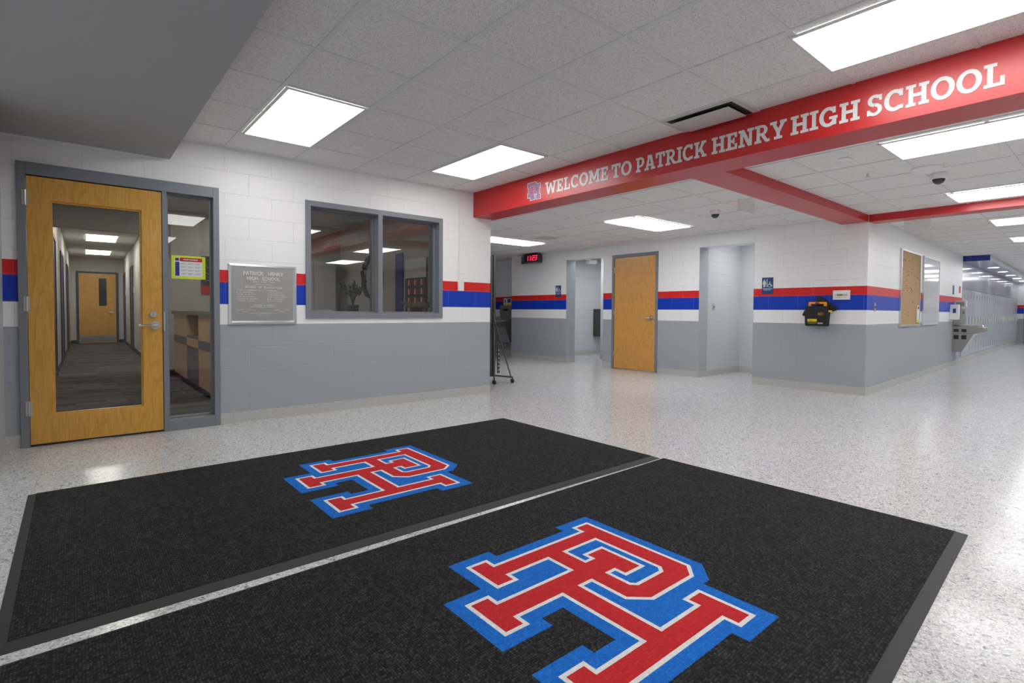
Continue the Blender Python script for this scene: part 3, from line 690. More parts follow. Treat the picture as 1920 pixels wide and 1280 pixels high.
# surface conduit with box
cdn = thing('wall_conduit', 'white surface-mounted conduit dropping from the ceiling to a small end box', 'conduit', (3.70, YW, 1.315))
MB().box(-0.040, -0.018, -0.018, 0, 0.10, HC-1.315-0.001).obj('raceway', 'white', cdn, bevel=0.002)
MB().box(-0.043, 0.038, -0.024, 0, 0.0, 0.112).obj('end_box', 'white', cdn, bevel=0.003)

# ------------------------------------------------------------------ store door in the far wall
d2 = bpy.data.objects.new('door_2', None); COL.objects.link(d2); d2.location = (XP, 6.431, 0); d2.rotation_euler = (0, 0, FW)
d2['kind'] = 'structure'; d2['label'] = 'plain honey oak door in a grey steel frame on the far wall'
fw_ = 1.02
MB().prism([[(0, 0), (.051, 0), (.051, 2.083), (fw_-.051, 2.083), (fw_-.051, 0), (fw_, 0), (fw_, 2.138), (0, 2.138)]], -0.014, 0.15, 'y').obj('door_frame', 'frame', d2, bevel=0.002)
MB().box(.055, fw_-.055, 0.0, 0.042, 0.012, 2.08).obj('door_slab', 'oak_far', d2, bevel=0.0015)
lever(d2, 0.888, 0.965, 0.0, rose=0.045)
for z in (1.86, 1.06, 0.28): MB().cyl((.053, -0.008, z-.05), 0.007, 0.1, 'z', 12).obj('hinge', 'steel', d2, smooth=True)

# ------------------------------------------------------------------ signs, clock, small things on the far wall
def restroom_sign(y, z, label):
    t = thing('restroom_sign', label, 'sign', (XP, y, z), FW, 'blue restroom signs')
    MB().box(-0.082, 0.082, -0.006, 0, 0, 0.245).obj('plate', 'signblue', t, bevel=0.004)
    p = MB(); F0, F1 = -0.0078, -0.0058
    n_ = 16; c = (-0.045, 0.207)
    p.prism([[(c[0]+.009*math.cos(2*PI*i/n_), c[1]+.009*math.sin(2*PI*i/n_)) for i in range(n_)]], F0, F1, 'y')
    p.prism([[(-.060, .196), (-.030, .196), (-.020, .165), (-.018, .146), (-.025, .142), (-.030, .155), (-.030, .105), (-.043, .105), (-.043, .14), (-.047, .14), (-.047, .105), (-.060, .105), (-.060, .155), (-.066, .142), (-.072, .146), (-.070, .165)]], F0, F1, 'y')
    p.box(-.010, -.001, F0, F1, .105, .222)
    p.prism(ring(.030, .125, .026, .025, .007), F0, F1, 'y')
    p.prism([[(c2[0]+.007*math.cos(2*PI*i/n_), c2[1]+.007*math.sin(2*PI*i/n_)) for i in range(n_)] for c2 in ((.036, .178),)], F0, F1-0.0003, 'y')
    p.prism([[(.029, .170), (.040, .170), (.040, .146), (.056, .146), (.066, .122), (.074, .126), (.070, .116), (.060, .112), (.048, .136), (.029, .136)]], F0-0.0002, F1, 'y')
    p.box(-.070, .070, F0, F1, .078, .085)
    text_bm(p, 'RESTROOM', 0, 0.054, 0.022, F0, F1, 0, 'CENTER', 0.1)
    p.obj('pictogram', 'letter', t)
    return t
restroom_sign(3.52, 1.347, 'blue restroom sign right of the wide grey alcove')
restroom_sign(7.875, 1.375, 'blue restroom sign left of the entry with the hand dryer')
# digital clock
ck = thing('digital_clock', 'black wedge-shaped digital wall clock showing red 11:23', 'clock', (XP, 8.63, 2.14), 0)
Ht = 0.17
def plan(pts, z0, z1): return [[(x, y) for x, y in pts]], z0, z1
c = MB(); c.prism([[(-0.015, 0.44), (-0.20, 0.10), (-0.24, -0.37), (-0.015, -0.26)]], 0.0, Ht, 'z')
c.obj('housing', 'black', ck, bevel=0.004)
A_, B_ = Vector((-0.20, 0.10, 0)), Vector((-0.24, -0.37, 0)); dirv = (B_-A_).normalized(); nrm = Vector((dirv.y, -dirv.x, 0))
if nrm.x > 0: nrm = -nrm
TK = Matrix(((dirv.x, -nrm.x, 0, A_.x), (dirv.y, -nrm.y, 0, A_.y), (0, 0, 1, 0), (0, 0, 0, 1)))
Lf = (B_-A_).length
MB().prism([[(0.0, 0), (Lf, 0), (Lf, Ht), (0, Ht)], [(.018, .016), (.018, Ht-.016), (Lf-.018, Ht-.016), (Lf-.018, .016)]], -0.012, 0.0, 'y', 0, TK).obj('bezel', 'rubber', ck)
sd = MB()
def seg(mb, x, z, w_, h_, segs, T):
    t_ = 0.017; sl = 0.16
    def S(x0, z0, x1, z1): mb.prism([[(x+x0+sl*z0, z+z0), (x+x1+sl*z0, z+z0), (x+x1+sl*z1, z+z1), (x+x0+sl*z1, z+z1)]], -0.006, -0.0005, 'y', 0, T)
    if 'a' in segs: S(0, h_-t_, w_, h_)
    if 'd' in segs: S(0, 0, w_, t_)
    if 'g' in segs: S(0.004, h_/2-t_/2, w_-0.004, h_/2+t_/2)
    if 'b' in segs: S(w_-t_, h_/2+.003, w_, h_-.002)
    if 'c' in segs: S(w_-t_, .002, w_, h_/2-.003)
    if 'e' in segs: S(0, .002, t_, h_/2-.003)
    if 'f' in segs: S(0, h_/2+.003, t_, h_-.002)
for ch, x in (('bc', 0.040), ('bc', 0.125), ('abged', 0.255), ('abgcd', 0.350)): sd = MB(); seg(sd, x, 0.032, 0.076, 0.108, ch, TK); sd.obj('digit', 'led', ck)
for z in (0.06, 0.10): sd = MB(); sd.box(0.228+.16*z-.01, 0.240+.16*z-.01, -0.006, -0.0005, z, z+0.013, 0, TK); sd.obj('colon_dot', 'led', ck)
# AED bag
ag = thing('defibrillator_bag', 'black nylon defibrillator bag with orange handle hanging on the far wall', 'bag', (XP, 2.81, 0.895), FW)
b_ = MB(); b_.prism([[(-.142, .012), (-.13, 0), (.12, 0), (.13, .01), (.142, .20), (.135, .262), (.12, .272), (-.125, .272), (-.14, .26), (-.148, .15)]], -0.115, -0.012, 'y')
b_.obj('case', 'fabric', ag, bevel=0.012)
h = MB(); h.prism([[(-.112, .262), (-.112, .32), (-.104, .329), (.104, .329), (.112, .32), (.112, .262), (.082, .262), (.082, .300), (-.082, .300), (-.082, .262)]], -0.085, -0.05, 'y'); h.obj('carry_handle', 'orange', ag, bevel=0.004)
MB().box(-.025, .025, -.0865, -.085, .305, .322).obj('handle_label', 'black', ag)
MB().prism([[(-.02, .27), (-.022, .41), (.01, .405), (.225, .25), (.222, .215), (.17, .20), (.13, .24), (.11, .28)]], -0.05, -0.012, 'y').obj('strap', 'fabric', ag, bevel=0.004)
MB().prism([[(-.14, .225), (-.165, .215), (-.195, .15), (-.18, .135), (-.15, .165), (-.138, .17)]], -0.07, -0.03, 'y').obj('strap_end', 'fabric', ag, bevel=0.003)
MB().box(-.108, .010, -.1175, -.115, .060, .096).obj('yellow_label', 'yellow', ag)
x_ = MB(); text_bm(x_, 'AED', .055, .148, 0.052, -.1185, -.1165, 0, 'CENTER', 0.072); x_.obj('lettering', 'orange', ag)
x_ = MB().box(-.095, -.055, -.1184, -.1176, .080, .084).box(-.095, -.03, -.1184, -.1176, .070, .074).obj('label_print', 'ink', ag)
x_ = MB()
for i in range(6): x_.prism([[(-.100+.019*i, .036), (-.092+.019*i, .036), (-.088+.019*i, .046), (-.096+.019*i, .046)]], -.1172, -.116, 'y', 0)
x_.obj('stripe_pattern', 'yellow', ag)
MB().box(.022, .085, -.1172, -.115, .030, .048).obj('grey_tag', 'alu', ag)
MB().box(.132, .172, -.09, -.05, .19, .215).obj('buckle', 'yellow', ag)
MB().box(-.05, .05, -.014, 0, .1, .2).obj('wall_hook', 'darksteel', ag)
# annunciator panel
an = thing('alarm_keypad', 'white wall panel with a small green display beside the corner', 'control panel', (XP, 2.54, 1.252), FW)
MB().box(-.10, .10, -.03, 0, 0, .125).obj('housing', 'white', an, bevel=0.004)
MB().box(-.05, .02, -.0315, -.03, .050, .075).obj('display', 'lcd', an)
p = MB()
for i in range(3): p.box(.028+.016*i, .038+.016*i, -.0315, -.03, .05, .072)
for i in range(2): p.box(-.072, -.060, -.0315, -.03, .052+.012*i, .060+.012*i)
for i in range(6): p.box(-.068+.022*i, -.056+.022*i, -.0315, -.03, .027, .034)
p.obj('buttons', 'greyink', an)
# switches
def switch(name, label, loc, rz, key='steel'):
    t = thing(name, label, 'switch', loc, rz)
    MB().box(-.036, .036, -.006, 0, 0, .115).obj('plate', key, t, bevel=0.002)
    MB().box(-.006, .006, -.014, -.006, .045, .068).obj('toggle', 'black', t); return t
switch('light_switch', 'steel light switch inside the wide grey alcove', (8.34, 4.625, 1.11), 0)
switch('light_switch', 'steel key switch on the striped corridor wall near the corner', cor(0.36, 0, 1.10), CANG)
# hand dryer in the left restroom entry
hd = thing('hand_dryer', 'grey hand dryer on the pale wall inside the left restroom entry', 'hand dryer', (10.22, 8.83, 0.45))
MB().prism([[(-.14, 0), (.14, 0), (.14, .69), (.04, .69), (.0, .62), (-.04, .69), (-.14, .69)]], -0.20, 0, 'y').obj('housing', 'darksteel', hd, bevel=0.01)
MB().prism(ring(0, .555, .085, .10, .022), -0.21, -0.198, 'y').obj('bowl_rim', 'alu', hd)
MB().box(.02, .1, -.203, -.2, .02, .05).obj('badge', 'alu', hd)
# emergency light in the left restroom entry
el = thing('emergency_light', 'white emergency light at the ceiling of the left restroom entry', 'emergency light', (9.62, 8.5, 2.335))
MB().box(-.14, .14, -.06, .06, -.11, 0).obj('housing', 'white', el, bevel=0.015)

# ------------------------------------------------------------------ drinking fountains
def fountain(name, label, loc, rz, w_=0.46, sign=False):
    t = thing(name, label, 'drinking fountain', loc, rz)
    MB().box(0, w_, -0.13, 0, 0.80, 1.215).obj('bottle_filler', 'fountain', t, bevel=0.01)
    MB().prism([[(-.49, .715), (-.49, .80), (-.46, .815), (-.05, .865), (0, .865), (0, .68), (-.33, .68)]], 0, w_, 'x').obj('basin', 'fountain', t, bevel=0.008)
    MB().prism([[(0, .30), (-.15, .30), (-.33, .68), (0, .68)]], 0.005, w_-.005, 'x').obj('cabinet', 'fountain', t, bevel=0.004)
    MB().prism([[(-.155, .305), (-.337, .675), (-.332, .68), (-.150, .31)]], 0.02, w_-.02, 'x').obj('front_panel', 'alu', t)
    MB().cyl((w_*.5, -.43, .80), .02, .035).cyl((w_*.5, -.43, .83), .028, .025, r2=0.012).obj('bubbler', 'steel', t, smooth=True)
    MB().prism(ring(w_*.5, -.28, .15, .10, .02), 0.825, 0.845, 'z').obj('basin_rim', 'steel', t)
    for i in range(2):
        MB().box(0.002, 0.0052, -.10-.12*i, -.02-.12*i, .56, .645).obj('side_vent', 'black', t)
        MB().box(-0.003, 0.002, -.10-.12*i, -.02-.12*i, .71, .77).obj('side_vent', 'black', t)
    p = MB(); p.box(w_*.3, w_*.7, -.134, -.128, 1.08, 1.13).obj('indicator', 'black', t)
    return t
fountain('drinking_fountain', 'grey steel drinking fountain projecting from the corridor wall before the lockers', cor(6.05, 0, 0), CANG, 0.5)
fountain('drinking_fountain', 'steel drinking fountain in the recess left of the digital clock', (8.36, 10.30, 0), FW, 0.46)
sn = thing('fountain_sign', 'small white and yellow sign standing above the recessed drinking fountain', 'sign', (8.36, 10.19, 1.22), FW)
MB().box(0, .30, -.10, -.09, 0, .17).obj('plate', 'paper', sn); MB().box(0, .30, -.102, -.1, 0, .04).box(.01, .012, -.09, -.001, .01, .16).obj('band', 'yellow', sn)
MB().box(.15, .28, -.102, -.1, .06, .15).obj('print', 'signblue', sn)
MB().prism([[(.05, .06), (.09, .06), (.08, .10), (.10, .12), (.06, .14), (.04, .12)]], -.102, -.1, 'y').obj('print', 'signblue', sn)
# hand sanitizer box
hs = thing('sanitizer_dispenser', 'white wall dispenser with a purple label above the corridor fountain', 'dispenser', cor(5.66, 0, 0.965), CANG)
MB().box(0, .15, -.14, 0, 0, .30).obj('housing', 'white', hs, bevel=0.01)
MB().box(-.002, 0, -.10, -.05, .13, .22).obj('label', 'signblue', hs)
hs = thing('paper_holder', 'small white holder fixed over the corridor drinking fountain', 'holder', cor(6.15, 0, 1.22), CANG)
MB().box(0, .12, -.19, 0, 0, .13).obj('housing', 'offwhite', hs, bevel=0.006)
MB().box(-.002, 0, -.16, -.03, .02, .11).obj('label', 'greyink', hs)
for s_, lab, key in ((5.88, 'narrow light blue notice on the corridor wall above the dispenser', 'signblue'), (6.62, 'narrow red notice on the corridor wall beside the lockers', 'paperred')):
    t = thing('wall_notice', lab, 'notice', cor(s_, 0, 1.47 if key == 'signblue' else 1.52), CANG)
    MB().box(0, .2, -.004, 0, 0, .2 if key == 'signblue' else .16).obj('backing', 'paper', t)
    MB().box(.01, .19, -.0052, -.004, .01, .19 if key == 'signblue' else .15).obj('print', key, t)
# boards
cb = thing('cork_board', 'tan cork notice board in a thin metal frame on the corridor wall', 'notice board', cor(1.645, 0, 0.870), CANG)
bw, bh = 1.28, 1.185
MB().box(.015, bw-.015, -.012, 0, .015, bh-.015).obj('cork', 'cork', cb)
MB().prism([[(0, 0), (bw, 0), (bw, bh), (0, bh)], [(.03, .03), (.03, bh-.03), (bw-.03, bh-.03), (bw-.03, .03)]], -.024, 0, 'y').obj('frame', 'alu', cb, bevel=0.002)
for i in range(34):
    x, z = random.uniform(.1, bw-.1), random.choice([random.uniform(.5, 1.1), random.uniform(.15, 1.1)])
    if random.random() < .25: x = .1+(i % 8)*.06; z = 1.02+random.uniform(-.02, .02)
    MB().cyl((x, -.018, z), .006, .007, 'y', 8).obj('push_pin', 'darksteel', cb)
t = thing('pamphlet', 'small pamphlet pinned in the lower right of the cork board', 'pamphlet', cor(2.70, 0.024, 0.93), CANG)
MB().box(0, .15, -.003, 0.008, 0.0, .28).obj('page', 'paper', t); MB().box(0, .15, -.004, -.003, 0, .05).obj('lime_strip', 'lime', t); MB().box(.02, .13, -.004, -.003, .22, .26).obj('red_print', 'paperred', t)
wb = thing('whiteboard', 'glossy whiteboard in a thin frame between the cork board and the fountain', 'whiteboard', cor(3.15, 0, 0.875), CANG)
MB().box(.012, 1.288, -.016, 0, .012, 1.168).obj('surface', 'wboard', wb)
MB().prism([[(0, 0), (1.3, 0), (1.3, 1.18), (0, 1.18)], [(.018, .018), (.018, 1.162), (1.282, 1.162), (1.282, .018)]], -.026, 0, 'y').obj('frame', 'alu', wb, bevel=0.002)
# ------------------------------------------------------------------ lockers
lp = 0.445; nl = int((18.9-7.06)/lp); LBl = 'tall pale grey steel locker in the glossy row along the corridor'
lk = thing('locker', LBl, 'locker', cor(7.06, 0, 0.113), CANG, 'lockers along the corridor')
MB().box(.002, lp-.002, 0.004, .44, 0, 1.525).obj('body', 'locker', lk)
MB().box(.014, lp-.014, -.012, .003, .03, 1.48).obj('door', 'locker', lk, bevel=0.003)
p = MB()
for i in range(6): p.box(.15, .30, -.0135, -.0125, 1.30+.022*i, 1.311+.022*i)
p.obj('louvre_panel', 'slot', lk); p = MB()
for i in range(4): p.box(.15, .30, -.0135, -.0125, .12+.022*i, .131+.022*i)
p.obj('louvre_panel', 'slot', lk)
MB().box(lp-.09, lp-.05, -.034, -.0125, .74, .90).obj('handle', 'steel', lk, bevel=0.003)
nest(lk, {'handle': 'door', 'louvre_panel': 'door'})
for i in range(1, nl):
    c = copy_tree(lk); c.location = cor(7.06+lp*i, 0, 0.113)
# downlights in the corridor soffit
dl = thing('downlight', 'round downlight recessed in the soffit over the lockers', 'downlight', cor(9.4, 0.26, H2-0.118), CANG, 'downlights over the lockers')
MB().prism(ring(0, 0, .12, .12*1.0, .024), -.006, 0.0, 'z').obj('trim_ring', 'white', dl)
MB().cyl((0, 0, -.005), .096, .004).obj('lens', 'down', dl)
for i in range(1, 7):
    c = copy_tree(dl); c.location = cor(9.4+1.85*i, 0.26, H2-0.118)
# framed pictures on the far end wall
for i in range(2):
    t = thing('framed_picture', ['dark framed picture high on the corridor end wall', 'dark framed picture low on the corridor end wall'][i], 'picture', cor(25.8, 0.9, 1.0+0.85*i), FW+CANG)
    MB().box(0, .9, -.03, 0, 0, .6).obj('frame', 'ink', t); MB().box(.05, .85, -.034, -.03, .05, .55).obj('print', 'paperred', t)

# ------------------------------------------------------------------ ceiling devices
def dome(label, x, y):
    t = thing('security_camera', label, 'security camera', (x, y, H2))
    MB().lathe([(.05, 0), (.062, -.001), (.068, -.045), (.064, -.052), (.05, -.053)]).obj('housing', 'white', t, smooth=True)
    MB().lathe([(.048, -.050)]+[(.048*math.cos(R(a)), -.053-.046*math.sin(R(a))) for a in range(0, 91, 12)]+[(.001, -.099)]).obj('smoked_dome', 'lens', t, smooth=True)
dome('white dome security camera beside the flat ceiling disc, right side', 6.02, 1.185)
dome('white dome security camera hanging between the two restroom entries', 6.14, 3.405)
t = thing('wireless_access_point', 'flat white disc on the ceiling beside the right dome camera', 'access point', (5.72, 1.21, H2))
MB().lathe([(.10, 0), (.115, -.001), (.115, -.012), (.095, -.034), (.001, -.036)]).obj('housing', 'white', t, smooth=True)
t = thing('sprinkler_head', 'small sprinkler with square plate in the ceiling right of the red beam', 'sprinkler', (5.53, 1.60, H2))
MB().box(-.04, .04, -.04, .04, -.004, 0).obj('plate', 'white', t); MB().cyl((0, 0, -.035), .009, .032).cyl((0, 0, -.038), .016, .004).obj('nozzle', 'steel', t)
t = thing('ceiling_sensor', 'small square white sensor plate in the ceiling beyond the lettered beam', 'sensor', (4.88, 1.575, H2))
MB().box(-.045, .045, -.04, .04, -.010, 0).obj('housing', 'white', t, bevel=0.003)
t = thing('smoke_detector', 'small round white detector on the ceiling between the two left panels', 'smoke detector', (1.99, 4.568, HC))
MB().lathe([(.040, 0), (.042, -.002), (.042, -.014), (.036, -.022), (.001, -.023)]).obj('housing', 'white', t, smooth=True)
t = thing('ceiling_speaker', 'round flush white cover in a ceiling tile before the second panel', 'ceiling speaker', (2.62, 3.35, HC))
MB().lathe([(.095, 0), (.098, -.001), (.094, -.008), (.05, -.009), (.045, -.016), (.001, -.017)]).obj('cover', 'tbar', t, smooth=True)
# square plaque diffuser against the beam
t = thing('air_diffuser', 'white square ceiling air diffuser with dark opening beside the lettered beam', 'air vent', (3.528, 1.829, HC))
MB().prism([[(.0, .0), (.362, .0), (.362, .61), (0, .61)], [(.035, .04), (.035, .57), (.36, .57), (.36, .04)]], -.0075, -.005, 'z').obj('frame', 'vent', t)
MB().box(.036, .359, .041, .569, -.0075, -.0055).obj('throat', 'rubber', t)  # flat dark sheet, its colour stands for the shade in the recess
MB().cyl((.19, .3, -.0085), .15, .001).obj('duct', 'hole', t)  # flat black disc painting the shade inside the duct
MB().box(.062, .325, .075, .535, -.029, -.025).obj('face_plate', 'vent', t)
for x_p in (.12, .3): MB().tube([(x_p, .3, -.031), (x_p, .3, -.006)], .006).obj('hanger_pin', 'alu', t)
t = thing('return_grille', 'grey return air grille in the ceiling near the clock', 'air vent', (6.3, 6.62, H2))
g = MB().box(-.15, .15, -.15, .15, -.008, -.0052)
for i in range(9): g.box(-.13, .13, -.13+.03*i, -.122+.03*i, -.014, -.008)
g.obj('grille', 'offwhite', t)
# exit signs
t = thing('exit_sign', 'white exit sign box hung behind the red beam, glowing red on its far side', 'exit sign', (5.74, 2.92, H2))
MB().box(0, .30, -.05, .0, -.135, -.0).obj('housing', 'white', t, bevel=0.004)
x_ = MB(); TT = Matrix.Translation((.15, 0.0, 0)) @ Matrix.Rotation(PI, 4, 'Z')
text_bm(x_, 'EXIT', 0, -.11, .12, -0.002, 0.0, 0, 'CENTER', 0.22, TT); x_.obj('lettering', 'exitled', t)
t = thing('exit_sign', 'pale edge-lit exit sign panel under the corridor beam', 'exit sign', (8.55, 2.04, H2), FW)
MB().prism([[(0, -.02), (0, -.175), (.27, -.175), (.285, -.17), (.292, -.155), (.292, -.02)]], -.006, .006, 'y').obj('panel', 'white', t)
MB().box(0.02, .27, -.02, .02, -.02, 0).obj('mount', 'white', t)

# ------------------------------------------------------------------ rolling folded gate behind the left wall
gt = thing('rolling_gate', 'folded dark steel rolling gate on casters behind the end of the left wall', 'folding gate', (4.93, 6.32, 0))
MB().box(-.02, .02, -.02, .02, .07, 1.92).obj('post', 'darksteel', gt); MB().box(-.065, -.03, -.01, .03, .07, 1.9).obj('post', 'darksteel', gt)
p = MB().box(-.1, -.067, .04, .07, .08, 1.3); p.obj('folded_panel', 'darksteel', gt)
dr_ = Vector((0.08, -0.36, 0)); dl_ = Vector((-.24, -.33, 0))
for dv in (dr_, dl_):
    e_ = dv
    MB().tube([(0, 0, .085), (e_.x, e_.y, .085)], .013).obj('foot', 'darksteel', gt)
    MB().tube([(0, 0, .95), (e_.x*.2, e_.y*.2, .78), (e_.x*.93, e_.y*.93, .09)], .011).obj('brace', 'darksteel', gt)
    cs = MB().cyl((e_.x-.012, e_.y, .032), .032, .024, 'x', 20).tube([(e_.x, e_.y, .032), (e_.x, e_.y, .09)], .01)
    cs.obj('caster', 'rubber', gt)
pf = MB().box(.035, .075, -.06, -.045, .12, .56)
pf.obj('perforated_channel', 'darksteel', gt)
pf = MB()
for i in range(6): pf.box(.045, .065, -.0625, -.0600, .16+.06*i, .178+.06*i)
pf.obj('slots', 'alu', gt)

# ------------------------------------------------------------------ office interior seen through the glass
ct = thing('reception_counter', 'maple and charcoal reception counter behind the sidelight', 'counter', (1.20, 6.5, 0))
XX = 0.0
LY = 3.1
MB().box(.06, .6, 0, LY, 0, .10).obj('toe_kick', 'black', ct)
seams = [(0.0, 1.05, 'maple', 'laminate'), (1.05, 1.92, 'laminate', 'maple'), (1.92, 3.1, 'maple', 'laminate')]
for a, b_, lo, mid in seams:
    MB().box(.0, .02, a+.001, b_-.001, .10, .57).obj('lower_panel', lo, ct)
    MB().box(-.004, .02, a+.001, b_-.001, .572, .678).obj('band_panel', mid, ct)
    if a != 1.05: MB().box(.0, .02, a+.001, b_-.001, .68, .99).obj('upper_panel', 'maple', ct)
MB().box(.02, .6, 0, LY, .10, .67).obj('carcass', 'maple', ct)
MB().box(.0, .6, 1.05, 1.92, .67, .71).obj('transaction_shelf', 'laminate', ct)
MB().box(.02, .6, 1.03, 1.05, .67, .99).box(.02, .6, 1.92, 1.94, .67, .99).box(.55, .6, 1.05, 1.92, .71, .99).obj('niche_side', 'maple', ct)
MB().box(-.03, .62, -.02, LY+.02, .99, 1.04).obj('counter_top', 'counter', ct)
t = thing('desk_telephone', 'black desk telephone on the lower shelf of the reception counter', 'telephone', (1.42, 8.0, .711))
MB().prism([[(-.1, 0), (.1, 0), (.1, .03), (-.1, .09)]], -.1, .1, 'y').obj('base', 'black', t); MB().box(-.1, -.04, -.1, .1, .09, .13).obj('handset', 'black', t, bevel=0.01)
t = thing('paper_stack', 'stack of white papers on top of the reception counter', 'papers', (1.50, 7.3, 1.04))
MB().box(-.12, .12, -.2, .2, 0, .02).obj('sheets', 'paper', t); MB().tube([(-.05, -.25, .03), (0, 0, .045), (.05, .25, .025)], .006).obj('cable', 'black', t)
t = thing('school_poster', 'dark school poster with a red foot strip on the office wall', 'poster', (1.62, 9.9, 1.31))
MB().box(0, .5, -.015, 0, 0, .63).obj('print', 'ink', t); MB().box(0, .5, -.017, -.015, 0, .15).obj('strip', 'paperred', t)
x_ = MB()
for i in range(3): x_.tube([(.06+.04*j, -.016, .22+.12*i+.025*math.sin(j*2.3+i)) for j in range(10)], .006, 6)
x_.obj('script_print', 'greyink', t)
t = thing('notice_board', 'tan notice board on the office wall above the schedule sheet', 'notice board', (1.20, 9.9, 1.86))
MB().box(0, .40, -.02, 0, 0, .60).obj('surface', 'officewall', t)
# hallway doors
d3 = bpy.data.objects.new('door_3', None); COL.objects.link(d3); d3.location = TH @ Vector((-0.09, 20.655, 0)); d3.rotation_euler = (0, 0, R(-0.9)); d3['kind'] = 'structure'; d3['label'] = 'oak door with narrow lite at the end of the office hallway'
MB().prism([[(0, 0), (.06, 0), (.06, 2.14), (.96, 2.14), (.96, 0), (1.02, 0), (1.02, 2.2), (0, 2.2)]], -.03, 0, 'y').obj('door_frame', 'frame_navy', d3)
MB().prism([[(.06, .01), (.96, .01), (.96, 2.14), (.06, 2.14)], [(.54, 1.15), (.54, 2.0), (.73, 2.0), (.73, 1.15)]], -.025, 0, 'y').obj('door_slab', 'oak', d3)
MB().box(.54, .73, -.01, -.004, 1.15, 2.0).obj('lite', 'lens', d3)
MB().box(.08, .94, -.028, -.025, .03, .23).obj('kick_plate', 'kick', d3)
lever(d3, .87, .95, -.025); MB().cyl((.87, -.035, 1.07), .025, .01, 'y').obj('deadbolt', 'steel', d3)
k_ = 4
for x, y, rz, wd_, lab in ((-0.23, 10.0, PI/2, 0.9, 'first hallway door on the left'), (-0.23, 13.1, PI/2, 1.3, 'second hallway door on the left'), (-0.23, 16.9, PI/2, 1.3, 'third hallway door on the left'), (1.07, 17.2, -PI/2, 1.0, 'first hallway door on the right'), (1.07, 20.5, -PI/2, .9, 'second hallway door on the right')):
    dd = bpy.data.objects.new('door_%d' % k_, None); COL.objects.link(dd); dd.location = TH @ Vector((x, y, 0)); dd.rotation_euler = (0, 0, rz-R(0.9)); dd['kind'] = 'structure'; dd['label'] = 'navy-framed ' + lab; k_ += 1
    MB().prism([[(0, 0), (.06, 0), (.06, 2.1), (wd_-.06, 2.1), (wd_-.06, 0), (wd_, 0), (wd_, 2.16), (0, 2.16)]], -.022, 0, 'y').obj('door_frame', 'frame_navy', dd)
    MB().box(.06, wd_-.06, -.008, -.001, .01, 2.1).obj('door_slab', 'frame_navy', dd)
    t = thing('room_sign', 'small white room sign beside the %s' % lab, 'sign', TH @ Vector((x + (.002 if x < 0 else -.002), y + (wd_+.15 if x < 0 else -wd_-.15), 1.45)), rz-R(0.9))
    MB().box(0, .14, -.01, 0, 0, .16).obj('plate', 'paper', t)
# behind the window: sill items, cabinet, wreath, display
wl_z = 1.04
t = thing('sill_counter', 'dark counter running under the inside of the office window', 'counter', (1.9, YW+.21, 0))
MB().box(0, 2.0, 0, .5, 1.0, 1.04).obj('counter_top', 'counter', t); MB().box(0.02, 1.98, .02, .46, 0, 1.0).obj('base', 'laminate', t)
t = thing('paper_tray', 'white paper tray lying inside the left window pane', 'tray', (2.05, YW+.36, 1.04))
MB().box(-.12, .16, -.06, .12, 0, .03).obj('tray', 'paper', t, bevel=0.003)
def plant(name, label, x, y, z, mt, n, hgt, spread):
    t = thing(name, label, 'plant', (x, y, z))
    MB().cyl((0, 0, 0), .06, .09, r2=.075).obj('pot', 'ink', t, smooth=True)
    s_ = MB(); l_ = MB()
    for i in range(n):
        a = random.uniform(0, 2*PI); rr_ = random.uniform(.2, 1)*spread; h_ = hgt*random.uniform(.55, 1)
        e_ = Vector((rr_*math.cos(a), rr_*math.sin(a), .09+h_))
        s_.tube([(0, 0, .08), (e_.x*.35, e_.y*.35, .09+h_*.6), e_], .0025, 5)
        for j in range(3):
            c_ = e_*(.75+.12*j); sz = random.uniform(.012, .024)
            l_.lathe([(.001, -sz), (sz*.7, 0), (.001, sz)], 6, T=Matrix.Translation(c_))
    s_.obj('stems', 'plantgreen', t); l_.obj('leaves', mt, t)
plant('dried_plant', 'dark dried plant with thin stems behind the left window pane', 2.62, 6.15, 1.04, 'plantgreen', 26, .30, .16)
plant('dried_flowers', 'low bunch of straw-coloured dried flowers behind the right window pane', 3.42, 6.0, 1.02, 'straw', 60, .06, .2)
t = thing('wreath', 'dark twig wreath hanging on the office wall behind the window', 'wreath', (XE-0.2, 8.78, 1.30), FW)
wr = MB(); pts = [(.34+.34*math.cos(2*PI*i/40)+.01*random.uniform(-1, 1), -.05+.01*random.uniform(-1, 1), .34+.34*math.sin(2*PI*i/40)) for i in range(41)]
wr.tube(pts, .035, 8)
wr.obj('twigs', 'plantgreen', t)
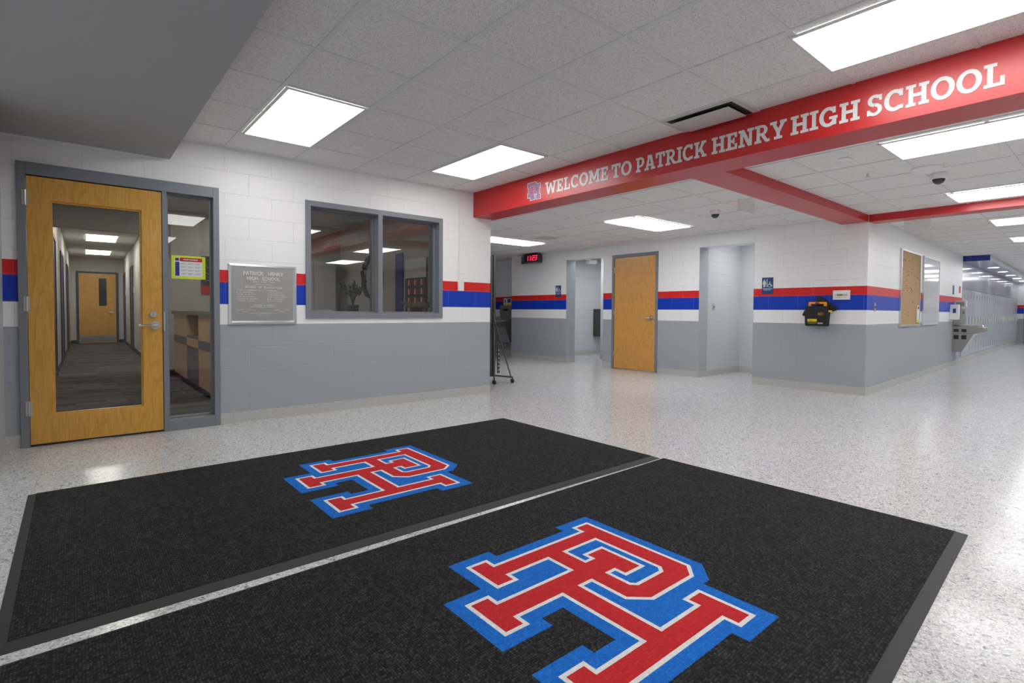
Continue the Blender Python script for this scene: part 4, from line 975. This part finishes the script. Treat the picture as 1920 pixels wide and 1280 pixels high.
t = thing('storage_cabinet', 'tall pale double-door cabinet in the office behind the left window pane', 'cabinet', (2.9, 9.45, 0))
MB().box(0, .8, .02, .44, 0, 1.95).obj('body', 'officewall', t)
for i in range(2): MB().box(.005+.4*i, .395+.4*i, 0, .018, .03, 1.93).obj('door', 'offwhite', t)
t = thing('blue_reflection', 'narrow dark blue strip painted as a reflection in the right window pane', 'reflection strip', (XE-0.2, 7.62, 0.95), FW)  # solid strip standing in for a blue pier's reflection in the glass
MB().box(0, .24, -.02, 0, 0, 1.02).obj('blue_strip', 'blue', t)
t = thing('display_board', 'cream and dark display board with rows of red squares behind the right window pane', 'display board', (XE-0.206, 7.28, 1.0), FW)
MB().box(0, .62, -.02, 0, 0, .85).obj('board', 'ink', t); MB().box(0, .62, -.022, -.02, .56, .85).obj('header', 'paper', t)
p = MB()
for r_ in range(4):
    for c_ in range(3): p.box(.06+.19*c_, .19+.19*c_, -.023, -.02, .04+.135*r_, .13+.135*r_, 0); p.box(.10+.19*c_, .13+.19*c_, -.024, -.023, .04+.135*r_, .13+.135*r_, 1)
p.obj('squares', ['paperred', 'paper'], t)
nest(dr, {'door_handle': 'door_slab', 'deadbolt': 'door_slab', 'glass_stop': 'door_slab', 'door_sweep': 'door_slab'})
nest(d2, {'door_handle': 'door_slab'})
nest(d3, {'door_handle': 'door_slab', 'deadbolt': 'door_slab', 'kick_plate': 'door_slab', 'lite': 'door_slab'})
nest(ag, {'handle_label': 'carry_handle', 'label_print': 'yellow_label', 'lettering': 'case', 'stripe_pattern': 'case', 'grey_tag': 'case', 'buckle': 'strap'})
nest(ck, {'digit': 'bezel', 'colon_dot': 'bezel'})
nest(pq, {'lettering': 'plate'})
nest(nt, {'print': 'page'})
nest(cb, {'push_pin': 'cork'})
for o in list(bpy.data.objects):
    if o.name.startswith('drinking_fountain') and o.parent is None:
        nest(o, {'bubbler': 'basin', 'basin_rim': 'basin', 'side_vent': 'cabinet', 'front_panel': 'cabinet', 'indicator': 'bottle_filler'})
bpy.context.view_layer.update()
